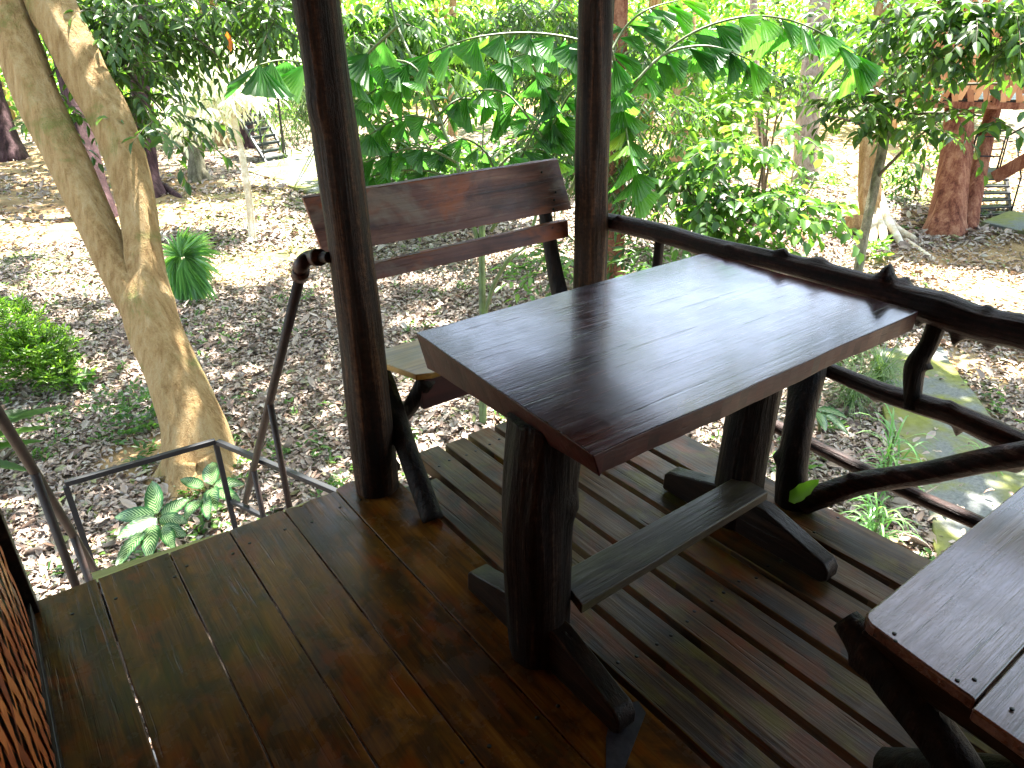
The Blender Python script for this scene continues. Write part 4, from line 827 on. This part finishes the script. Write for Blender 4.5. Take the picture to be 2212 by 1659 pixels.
MB().tube([D(1060, 500, Pd+.2), D(1120, 400, Pd+.2), D(1170, 310, Pd+.1), D(1230, 250, Pd), D(1300, 180, Pd)], [.02, .014, .012, .01, .008], 6, 5).build('stem', M['stem'], pt)
MB().tube([D(1230, 420, 5.6), D(1300, 260, 5.4), D(1400, 150, 5.2)], [.016, .014, .01], 6, 5).build('stem', M['stem'], pt)

FR = [ # rachis pixel path, depth, leaflet px length, leaflet px width, count, droop
    ([(1330, 150), (1270, 95), (1190, 75), (1100, 72), (1010, 85), (930, 115), (860, 150)], 5.0, 66, 58, 20, 1.0),
    ([(860, 55), (800, 110), (770, 140), (690, 140), (610, 130), (560, 140)], 4.6, 78, 80, 10, .8),
    ([(905, 160), (860, 175), (810, 195), (770, 225)], 5.2, 56, 44, 9, .8),
    ([(955, 270), (900, 250), (850, 260), (800, 290)], 5.2, 56, 44, 10, .8),
    ([(985, 350), (920, 320), (860, 325), (790, 350)], 5.2, 56, 44, 12, .8),
    ([(1000, 400), (930, 370), (850, 370), (790, 385)], 5.3, 52, 42, 12, .8),
    ([(945, 240), (900, 150), (850, 130), (800, 140)], 5.1, 56, 46, 9, .8),
    ([(945, 250), (990, 215), (1050, 220), (1090, 250)], 5.3, 50, 42, 9, .9),
    ([(1175, 300), (1130, 240), (1090, 200), (1040, 195), (990, 215)], 5.2, 54, 44, 12, .9),
    ([(1190, 290), (1220, 220), (1250, 190), (1300, 190)], 5.2, 60, 46, 10, .9),
    ([(1060, 380), (1110, 330), (1160, 320), (1210, 350)], 5.2, 50, 42, 12, .8),
    ([(1100, 400), (1150, 290), (1180, 250), (1225, 250)], 5.3, 50, 42, 10, .8),
    ([(1080, 400), (1050, 330), (1000, 300), (950, 320)], 5.4, 48, 40, 10, .8),
    ([(1322, 110), (1338, 190), (1350, 260), (1360, 330), (1372, 400)], 4.6, 60, 56, 20, .55),
    ([(1360, 200), (1440, 110), (1520, 60), (1620, 35), (1710, 45), (1790, 80), (1850, 125)], 4.8, 76, 62, 26, .8),
    ([(1370, 180), (1430, 120), (1500, 100), (1560, 105), (1620, 130)], 4.6, 76, 44, 12, .9),
    ([(1310, 130), (1350, 60), (1400, 20), (1470, 0)], 4.9, 70, 36, 14, .6),
    ([(1150, 140), (1170, 180), (1200, 230), (1190, 280)], 5.1, 50, 44, 10, .8),
    ([(1230, 120), (1180, 110), (1120, 120), (1060, 150)], 5.5, 52, 44, 12, .9),
]
for path, dp, pl_, pw_, cnt, dr in FR:
    cnt = max(6, int(cnt*.95))
    fm = MB(); P3 = [D(u, v_, dp+rng.uniform(-.1, .1)) for u, v_ in path]
    ts = np.linspace(0, len(P3)-1, cnt+1)
    pol = np.array([np.interp(ts, range(len(P3)), np.array(P3)[:, k]) for k in range(3)]).T
    rc_ = MB(); 
    for i in range(1, cnt+1):
        tg = unit(pol[i]-pol[i-1]); sgn = 1 if i % 2 else -1
        side = unit(np.cross(tg, np.array([0, 0, 1.])))
        for q_ in ((sgn,) if i < cnt else (1, -1)):
            d_ = side*q_*.75+tg*.5+np.array([0, 0, -dr])*rng.uniform(.6, 1.2)+rng.normal(0, .12, 3)
            n_ = unit(np.array([0, 0, 1.])*.9+side*q_*.4+rng.normal(0, .42, 3)-R[:, 2]*(-.35))
            fishtail(fm, pol[i], d_, n_, pl_*1.35*dp/F*rng.uniform(.75, 1.2), pw_*1.5*dp/F*rng.uniform(.8, 1.2), flip=q_)
    fr = fm.build('frond', M['palm'], pt, smooth=False)
    rc_.tube(P3, np.linspace(.011, .004, len(P3)), 6, 4); rc_.build('leaf_rib', M['stem'], fr)
# ------------------------------------------------------------------ fan palm
fb = G(432, 655); t = thing('fan_palm', (fb[0], fb[1], GZ), 'small fan palm with pleated green fans behind the pale tree', 'palm'); fd = depth(fb)
m = MB()
for (u, v_, tu, tv, n, spread, fl_) in ((392, 556, 388, 500, 22, 1.35, 1), (394, 552, 466, 545, 18, .8, 1), (396, 556, 425, 655, 18, .5, 1), (390, 556, 388, 660, 16, .4, 1), (398, 552, 455, 610, 14, .5, 1), (390, 550, 350, 600, 12, .6, 1), (392, 552, 420, 500, 16, .7, 1)):
    c = D(u, v_, fd+rng.uniform(-.1, .1)); e = D(tu, tv, fd-.15); ax = e-c; L = np.linalg.norm(ax)*1.08; ax = unit(ax); sd_ = unit(np.cross(ax, -R[:, 2]+np.array([0, 0, .4])))
    for j in range(n):
        a = (j/(n-1)-.5)*2*spread; d_ = ax*math.cos(a)+sd_*math.sin(a)*.9+rng.normal(0, .03, 3)
        m.leaves(np.array([c]), np.array([d_]), np.array([R[:, 2]*.6+np.array([0, 0, .8])+rng.normal(0, .2, 3)]), L*rng.uniform(.85, 1.08), L*.12, fold=.3, droop=.3)
m.build('fan_leaf', M['fan'], t); m = MB()
for u, v_ in ((402, 545), (405, 590), (420, 560)): MB().tube([fb+np.array([0, 0, -.05]), lerp(fb, D(u, v_, fd), .5)+np.array([.03, 0, .05]), D(u, v_, fd)], [.02, .014, .01], 6, 4).build('stem', M['stem'], t)

# ------------------------------------------------------------------ variegated plants
def dumb(base, label, leaves_, stem=True):
    t = thing('variegated_plant', tuple(base), label, 'plant', 'plants with white-veined leaves')
    for (p, q, w_) in leaves_:
        m = MB(); uv = []
        flatleaf(m, p, q, unit(np.array([0, 0, 1.])*1.0+unit(R[:, 2])*.9+rng.normal(0, .2, 3)), w_, 14, rng.uniform(.05, .3), uv, cup=rng.uniform(.05, .22))
        o = m.build('leaf', M['vari'], t); a = o.data.attributes.new('leafuv', 'FLOAT_VECTOR', 'POINT'); a.data.foreach_set('vector', np.array(uv, np.float32).ravel())
        MB().tube([np.array(base)+np.array([0, 0, 0]), lerp(np.array(base), np.array(p), .6)+np.array([0, 0, .05]), p], [.010, .007, .005], 6, 4).build('stem', M['stem'], t)
def pl_(lst, z):
    o = []
    for (a, b, w_) in lst:
        p = G(*a, z); q = G(*b, z+rng.uniform(-.03, .05)); o.append((p, q, w_*depth(p)/F))
    return o
z1 = GZ+.35
dumb(G(350, 1130, GZ+.02), 'white-veined plant with the widest rosette, directly below the deck edge', pl_([((340, 1110), (325, 1035), 42), ((335, 1112), (238, 1112), 36), ((340, 1120), (252, 1160), 40), ((345, 1120), (405, 1125), 34), ((350, 1115), (408, 1075), 34), ((330, 1135), (318, 1200), 38), ((350, 1140), (400, 1155), 34), ((310, 1150), (248, 1222), 34), ((355, 1140), (372, 1180), 30)], z1))
dumb(G(455, 1085, GZ+.02), 'white-veined plant at the foot of the pale forked tree', pl_([((458, 1048), (456, 990), 38), ((462, 1050), (528, 1042), 32), ((440, 1052), (386, 1032), 26), ((458, 1056), (462, 1095), 34), ((470, 1060), (518, 1082), 30), ((445, 1070), (448, 1120), 26), ((430, 1080), (400, 1116), 30)], z1+.02))
dumb(G(1770, 930, GZ+.02), 'white-veined plant half hidden behind the rail post', pl_([((1755, 880), (1772, 830), 22), ((1765, 885), (1830, 895), 22), ((1765, 890), (1785, 925), 22), ((1775, 890), (1835, 930), 18), ((1760, 885), (1720, 900), 20)], GZ+.4))
# narrow-leaved clumps beyond the railing
def clump(u, v_, label, n, L, w_, hgt, mat, stemh=0.0):
    b = G(u, v_); t = thing('grassy_plant', (b[0], b[1], GZ), label, 'plant', 'narrow-leaved plants by the path'); m = MB()
    for i in range(n):
        a = rng.uniform(0, 6.28); z = rng.uniform(0, stemh); p = b+np.array([rng.normal(0, .03), rng.normal(0, .03), z]); l = L*rng.uniform(.6, 1.15)
        hd = np.array([math.cos(a), math.sin(a), 0]); up = rng.uniform(.4, 1.3)*hgt; pts = [p+hd*l*s_*.8+np.array([0, 0, l*(up*s_-.95*s_*s_)]) for s_ in np.linspace(0, 1, 6)]
        sd_ = np.cross(hd, [0, 0, 1.]); vs = []
        for k, q in enumerate(pts):
            ww = w_*(.5+.5*math.sin(math.pi*min(k/5+.15, 1)))*(1 if k < 5 else .1); vs += [q-sd_*ww/2, q+sd_*ww/2]
        m.add(vs, [[2*k, 2*k+1, 2*k+3, 2*k+2] for k in range(5)])
    m.build('leaf_blades', M[mat], t)
    if stemh: 
        s_ = MB(); s_.tube([b, b+np.array([.02, .01, stemh])], [.012, .008], 6, 2, sm=False); s_.build('stem', M['stem'], t)
clump(1890, 850, 'feathery pale grass clump nearest the table corner by the path', 260, .42, .008, 1.3, 'grassy', .3)
clump(1835, 880, 'feathery grass clump between the rail post and the path', 200, .4, .008, 1.2, 'grassy', .25)
clump(1900, 1075, 'upright strappy green plant rising above the brace', 70, .34, .014, 1.2, 'fan', .55)
clump(1880, 1190, 'strappy green plant below the brace at the deck edge', 90, .3, .013, 1.1, 'fan', .35)
clump(1800, 780, 'dense grass clump behind the table edge', 160, .5, .009, 1.3, 'grassy', .3)
clump(2120, 1010, 'small sprig growing at the right side of the path', 40, .3, .008, 1.0, 'fan', .15)
# small leafy plants on the left
def herb(u, v_, label, T, ll, lw, h, mat, rad):
    b = G(u, v_); t = thing('small_plant', (b[0], b[1], GZ), label, 'plant'); m = MB(); w_ = MB()
    a = rng.uniform(0, 6.28, T); P = b+np.stack([np.cos(a)*rad*rng.random(T), np.sin(a)*rad*rng.random(T), rng.uniform(.02, h, T)], -1)
    twigs(P, np.stack([np.cos(a), np.sin(a), np.full(T, .6)], -1), .16, 6, ll, lw, .1, mb=m); m.build('foliage', M[mat], t); w_.tube([b+np.array([0, 0, -.05]), b+np.array([.01, .01, h*.5]), b+np.array([.02, 0, h])], [.008, .006, .004], 6, 3).build('stem', M['stemb'], t)
herb(292, 935, 'small dark leafy plant growing on the soil left of the pale trunk', 60, .07, .03, .35, 'leafmid', .22)
herb(140, 850, 'broad-leaved little plant in front of the left shrub', 14, .16, .06, .2, 'leafmid', .15)
herb(360, 1000, 'little weed at the foot of the pale trunk behind the guard bar', 16, .08, .03, .12, 'leafmid', .15)
herb(1880, 560, 'bright seedling at the foot of the slender tree', 14, .12, .06, .3, 'leafbright', .15)
herb(640, 650, 'thin weeds left of the thick post', 10, .07, .025, .1, 'leafmid', .2)
b = G(30, 960); t = thing('strap_leaf_plant', (b[0], b[1], GZ), 'plant with long dark glossy strap leaves at the left edge', 'plant'); m = MB(); uv = []
for (p, q, w_, z) in (((-60, 940), (140, 868), 40, .3), ((-60, 960), (110, 915), 40, .25), ((-60, 1000), (60, 1010), 34, .2), ((-60, 930), (60, 880), 40, .35), ((-60, 980), (95, 945), 30, .2)):
    flatleaf(m, G(*p, GZ+z), G(*q, GZ+z+.03), unit(np.array([0, 0, 1.])+rng.normal(0, .15, 3)), w_*gdep(*p)/F, 14, .1)
m.build('leaf', M['leafdark'], t)
# hanging vines
vn = MB(); 
for pts in ([(563, -40), (572, 60), (560, 120), (575, 200)], [(592, -40), (598, 120), (600, 200), (610, 300), (612, 330)], [(588, -40), (570, 100), (585, 160)]):
    vn.tube([D(u, v_, 7.2) for u, v_ in pts], .012, 6, 5)
tag(vn.build('hanging_vine', M['stemb']), 'thin dark vines hanging down left of the thick post', 'vine')
# ------------------------------------------------------------------ far metal ladder (left)
def ladder(name, label, bl, br, tl, tr, nr, rails=True, mat='greysteel', rw=.05):
    t = thing(name, tuple(np.array(bl)), label, 'stairs')
    for a, b_ in ((bl, tl), (br, tr)): MB().bar(a, b_, .05, .11).build('stringer', M[mat], t, smooth=False)
    for i in range(nr):
        f_ = (i+.6)/nr; m = MB(); m.bar(lerp(np.array(bl), np.array(tl), f_), lerp(np.array(br), np.array(tr), f_), .20, .07); m.build('rung', M[mat], t, smooth=False)
    if rails:
        for a, b_ in ((bl, tl), (br, tr)):
            m = MB(); a = np.array(a); b_ = np.array(b_); up = np.array([0, 0, .85])
            m.tube([lerp(a, b_, .04), lerp(a, b_, .04)+up, b_+up], .018, 8, 1, sm=False); m.tube([lerp(a, b_, .5), lerp(a, b_, .5)+up], .014, 8, 1, sm=False); m.build('handrail', M['steel'], t)
    return t
bl = G(576, 354); br = G(622, 345); dl = depth(bl)
ladder('metal_ladder', 'grey metal ladder stairs standing on the far mossy landing', bl, br, D(478, 190, dl+1.2), D(532, 182, dl+1.2), 11)
# ------------------------------------------------------------------ far treehouse (right)
td = gdep(2110, 495); hz0 = D(2000, 222, td)[2]
th_ = thing('treehouse', tuple(G(2105, 495)), 'orange woven treehouse raised on a brown pillar at the upper right', 'treehouse')
A = D(1985, 222, td-.3); B_ = D(2330, 205, td-1.2); dv = unit((B_-A)*np.array([1, 1, 0])); nv = np.array([-dv[1], dv[0], 0]); 
if nv@(-R[:, 2]) < 0: nv = -nv
hw = np.linalg.norm((B_-A)[:2])
def woven(o, dv_, w_, h_, nn):
    m = MB(); cs = .11; 
    for i in range(int(w_/cs)):
        for j in range(int(h_/.22)):
            c = o+dv_*(i+.5)*cs+np.array([0, 0, .1+j*.22+(i % 2)*.11]); s_ = 1 if i % 2 else -1
            vs = []
            for k in (-1, 0, 1):
                for sg in (-1, 1): vs.append(c+dv_*(k*.045*s_+sg*.045)+np.array([0, 0, k*.16])-nn*(.012+.02*(k == 0)))
            m.add(vs, [[0, 1, 3, 2], [2, 3, 5, 4]])
    return m
woven(A, dv, hw, 2.0, nv).build('woven_panel', M['bamboof'], th_)
A2 = A+nv*2.4; woven(A, nv, 2.4, 2.0, dv).build('woven_panel', M['bamboof'], th_)
m = MB(); 
for a_, b_ in ((A, A+dv*hw), (A, A2), (A2, A2+dv*hw)): m.bar(np.array(a_)+np.array([0, 0, -.02]), np.array(b_)+np.array([0, 0, -.02]), .1, .1)
for q in (0, .5, 1): m.bar(lerp(A, A+dv*hw, q)-nv*.05, lerp(A, A+dv*hw, q)-nv*.05+np.array([0, 0, 2.1]), .07, .07, up=(0, 1, 0))
m.build('frame', M['redbark'], th_, smooth=False)
m = MB(); m.prism([A+np.array([0, 0, .02]), A+dv*hw+np.array([0, 0, .02]), A2+dv*hw+np.array([0, 0, .02]), A2+np.array([0, 0, .02])], (0, 0, .05)); m.build('platform', M['beam'], th_, smooth=False)
m = MB(); m.prism([A-dv*.5-nv*.5+np.array([0, 0, 2.1]), A+dv*(hw+.5)-nv*.5+np.array([0, 0, 2.1]), A2+dv*(hw+.5)+nv*.5+np.array([0, 0, 2.9]), A2-dv*.5+nv*.5+np.array([0, 0, 2.9])], (0, 0, .06)); m.build('roof', M['beam'], th_, smooth=False)
m = MB(); m.tube([G(2092, 500)-np.array([0, 0, .1]), D(2098, 450, td), D(2112, 380, td), D(2130, 300, td), D(2150, 215, td)], [.15, .14, .13, .12, .12], 16, 5, rough=.06); m.build('pillar', M['redbark'], th_)
# its stair
sdp = gdep(2170, 468)
s2 = thing('metal_staircase', tuple(G(2160, 470)), 'dark metal stairs with a small landing and rails below the far treehouse', 'stairs')
L0, L1 = G(2108, 470), G(2182, 466); T0, T1_ = D(2112, 378, sdp+.6), D(2172, 378, sdp+.6)
for a, b_ in ((L0, T0), (L1, T1_)): MB().bar(a, b_, .05, .1).build('stringer', M['steel'], s2, smooth=False)
for i in range(6): MB().bar(lerp(L0, T0, (i+.4)/6), lerp(L1, T1_, (i+.4)/6), .2, .03).build('tread', M['steel'], s2, smooth=False)
pc = [D(2088, 378, td), D(2150, 380, td-.1), D(2160, 362, td+.6), D(2098, 360, td+.6)]
zc = pc[0][2]; pc = [np.array([q[0], q[1], zc]) for q in pc]
m = MB(); m.prism(pc, (0, 0, -.06)); m.build('landing', M['conc'], s2, smooth=False)
m = MB(); up = np.array([0, 0, .62]); 
for a, b_ in ((pc[0], pc[1]), (pc[3], pc[2]), (pc[3], pc[0])):
    m.tube([a, a+up, b_+up, b_], .016, 8, 1, sm=False); m.tube([a+up*.5, b_+up*.5], .012, 8, 1, sm=False)
m.tube([L1+up*0, L1+up*1.1, T1_+up*1.1], .016, 8, 1, sm=False); m.tube([pc[1]+up, D(2230, 265, td-.6)], .016, 8, 1, sm=False)
m.build('handrail', M['steel'], s2)
m = MB(); m.bar(pc[1]+np.array([0, 0, -.03]), D(2260, 320, td-.8), .1, .2); m.build('sloping_beam', M['redbark'], s2, smooth=False)
m = MB(); e = [G(2120, 478, GZ+.1), G(2300, 520, GZ+.1), G(2320, 470, GZ+.1), G(2180, 455, GZ+.1)]; m.prism(e, (0, 0, -.3)); tag(m.build('path', M['conc'], smooth=False, bevel=.01), 'raised concrete footing under the far metal stairs', None, None, 'structure')
# ------------------------------------------------------------------ unseen canopy, added and cut to shade the ground and keep bright patches open
LIT = [(G(560, 575), 1.15), (G(470, 460), 1.3), (G(60, 500), 1.6), (G(350, 470), 1.1), (G(1080, 225), 5.5), (G(950, 290), 3), (G(1650, 280), 5), (G(1850, 320), 4.5), (G(1980, 390), 2.6), (G(1700, 500), 1.0), (G(2120, 650), 1.5), (G(2220, 700), 1.2), (G(1950, 725), .4), (G(2050, 600), 1.2),
       (G(620, 380), 1.3), (G(2050, 570), .9), (D(440, 190, 11.8), 2.2), (D(530, 160, 11.8), 2.0), (G(430, 330), 2), (G(1100, 560), 1.0), (G(1300, 480), 1.5), (G(1500, 480), 2), (G(1600, 420), 3), (D(1880, 250, 9.6), 1.2), (G(560, 260), 4), (G(750, 330), 2.5), (D(1600, 250, 9), .9), (D(1000, 60, 11), 1.2), (D(1700, 60, 5), .35), (D(1820, 110, 4.8), .35), (G(1200, 330), 2), (G(1400, 330), 3), (D(2130, 60, 8), .5), (G(250, 500), 1.0), (G(2000, 300), 4), (D(1150, 80, 5), .3), (D(640, 140, 4.6), .25), (G(1420, 560), .7), (G(690, 520), .7)]
Nc = 44000
P = np.stack([rng.uniform(-16, 34, Nc), rng.uniform(-10, 38, Nc), rng.uniform(3.8, 7.5, Nc)], -1)
ck = np.array([noise.noise((p[0]*.22, p[1]*.22, p[2]*.2+3)) for p in P]); P = P[(ck > -.18)]
Ns = 30000; a_ = math.atan2(-R[1, 2], -R[0, 2])+rng.uniform(-1.2, 1.1, Ns); r_ = rng.uniform(15, 34, Ns); P2 = np.stack([np.cos(a_)*r_, np.sin(a_)*r_, r_*np.tan(np.radians(rng.uniform(9, 44, Ns)))+1.0], -1); elv = P2[:, 2]/r_; P2 = P2[np.array([noise.noise((x_*3.2+4, y_*5, 1.5)) for x_, y_ in zip(a_, elv)]) > -.02]; Ns = len(P2); P = np.concatenate([P, P2]); hi = np.concatenate([np.zeros(len(P)-Ns, bool), np.ones(Ns, bool)])  # far leaf screen added out of view to darken what the table mirrors
far = np.hypot(P[:, 0], P[:, 1]); P[:, 2] += np.clip(far-14, 0, 30)*.06*(~hi)
SHADE = [(G(1000, 760), 1.6, 260), (G(700, 850), 1.3, 200), (G(200, 760), 1.8, 300), (G(480, 720), 1.5, 240), (G(1960, 950), 1.0, 260), (G(1880, 1050), .8, 160), (G(2120, 900), .8, 180), (G(300, 1100), .9, 160), (G(640, 960), .8, 120), (G(120, 950), 1.3, 200), (G(700, 700), 1.3, 180), (G(450, 600), .9, 100)]  # extra leaf clusters added up the sun ray to shade these spots
for c, r, k in SHADE:
    k = int(k*(1.0 if c[0] > 2.9 and c[1] < 3.2 else .3))
    t_ = rng.uniform(6.2, 8.5, k); P = np.concatenate([P, c+SD*t_[:, None]+rng.normal(0, r*.55, (k, 3))*np.array([1, 1, .6])]); hi = np.concatenate([hi, np.zeros(k, bool)])
ok = np.ones(len(P), bool)
for c, r in LIT:
    c = np.array(c); r = r*1.2; dlt = P-c; al = dlt@SD; dist = np.linalg.norm(dlt-al[:, None]*SD, axis=1); ok &= ~((dist < r*(1+.25*rng.normal(0, 1, len(P)).clip(-1, 1))) & (al > 0) & (rng.random(len(P)) < .985))
far = np.hypot(P[:, 0], P[:, 1]); ok &= (rng.random(len(P)) > np.clip((far-10)/12, 0, .72)) | hi
MC = np.array([0, 0, 0.])                                  # gaps cut into the unseen canopy to put sky reflections on the varnished boards
for (u, v_, z, ang) in ((1440, 630, .8, .05), (1500, 745, .8, .045), (1130, 770, .8, .055), (1170, 870, .8, .05), (1290, 650, .8, .025), (1660, 700, .8, .03), (1010, 700, .8, .03), (1360, 860, .8, .03), (770, 1080, 0, .05), (1460, 1460, 0, .05), (2100, 1250, .45, .13), (2150, 1420, .45, .10), (2000, 1330, .45, .08), (1010, 430, .9, .05)):
    p = G(u, v_, z); d_ = unit(p-CAM); d_ = d_*np.array([1, 1, -1]); w_ = P-p; al = w_@d_; dist = np.linalg.norm(w_-al[:, None]*d_, axis=1); ok &= ~((al > 0) & (dist < al*ang*1.1+.2))
P = P[ok]; hi = hi[ok]
keys = ['big', 'grey', 'orange', 'stilt', 'red', 'sap', 'pur1', 'pur2', 'pur3', 'mid1', 'mid2', 'mid4', 'mid5', 'climb']
Bx = np.array([TREES[k]['base'][:2] for k in keys]); near = np.argmin(((P[:, None, :2]-Bx[None])**2).sum(-1), 1)
for i, k in enumerate(keys):
    pp = P[near == i]; t = TREES[k]; 
    mb = MB()
    if len(pp):
        n = len(pp); hs_ = 1+.9*np.repeat(hi[near == i], 3); q = np.repeat(pp, 3, 0)+rng.normal(0, .14, (3*n, 3)); a = rng.uniform(0, 6.28, 3*n)
        mb.leaves(q, np.stack([np.cos(a), np.sin(a), rng.normal(-.3, .3, 3*n)], -1), rng.normal(0, .4, (3*n, 3))+np.array([0, 0, 1.]), rng.uniform(.2, .32, 3*n)*hs_, rng.uniform(.1, .15, 3*n)*hs_)
    if t.get('vis'):
        if mb.n: mb.build('shade_crown', M['canopy'], t['o'])
        t['leaf'].build('foliage', M[{'leafglare': 'leafglare'}.get(t['mat'], 'leafdark')], t['o']); t['wood'].build('branches', M['stemb'], t['o'])
    elif mb.n: mb.build('shade_crown', M['canopy'], t['o'])
t = TP; t['leaf'].build('foliage', M['leafglare'], t['o']); t['wood'].build('branches', M['whitebark'], t['o'])
# ------------------------------------------------------------------ distant woodland
Nf = 26000; a = np.arctan2(R[1, 2]*-1, -R[0, 2])+rng.uniform(-1.0, 1.0, Nf); r = rng.uniform(27, 60, Nf)
P = np.stack([np.cos(a)*r, np.sin(a)*r, np.zeros(Nf)], -1); ck = np.array([noise.noise((p[0]*.16, p[1]*.16, 2)) for p in P]); P = P[ck+np.clip((r-34)/20, 0, 1)*.6 > .02]
P[:, 2] = GZ+.6+rng.random(len(P))**1.2*7
m = MB(); n = len(P); q = np.repeat(P, 5, 0)+rng.normal(0, .3, (5*n, 3)); th = rng.uniform(0, 6.28, 5*n)
m.leaves(q, np.stack([np.cos(th), np.sin(th), rng.normal(-.5, .4, 5*n)], -1), rng.normal(0, .5, (5*n, 3))+np.array([0, 0, 1.]), rng.uniform(.25, .5, 5*n), rng.uniform(.12, .22, 5*n))
tag(m.build('woodland', M['leafbright'], base=(0, 0, 0)), 'dense distant undergrowth and woods closing the view', None, None, 'stuff')
tk = MB()
for i in range(46):
    a_ = math.atan2(-R[1, 2], -R[0, 2])+random.uniform(-.75, .75); r_ = random.uniform(24, 55); p = np.array([math.cos(a_)*r_, math.sin(a_)*r_, GZ]); rr = random.uniform(.1, .28)
    tk.tube([p-np.array([0, 0, .2]), p+np.array([random.uniform(-.3, .3), 0, 4]), p+np.array([random.uniform(-.8, .8), 0, 10])], [rr, rr*.8, rr*.6], 8, 3)
tag(tk.build('distant_trunks', M['orbark'], base=(0, 0, GZ)), 'slim trunks of the far woods', None, None, 'stuff')
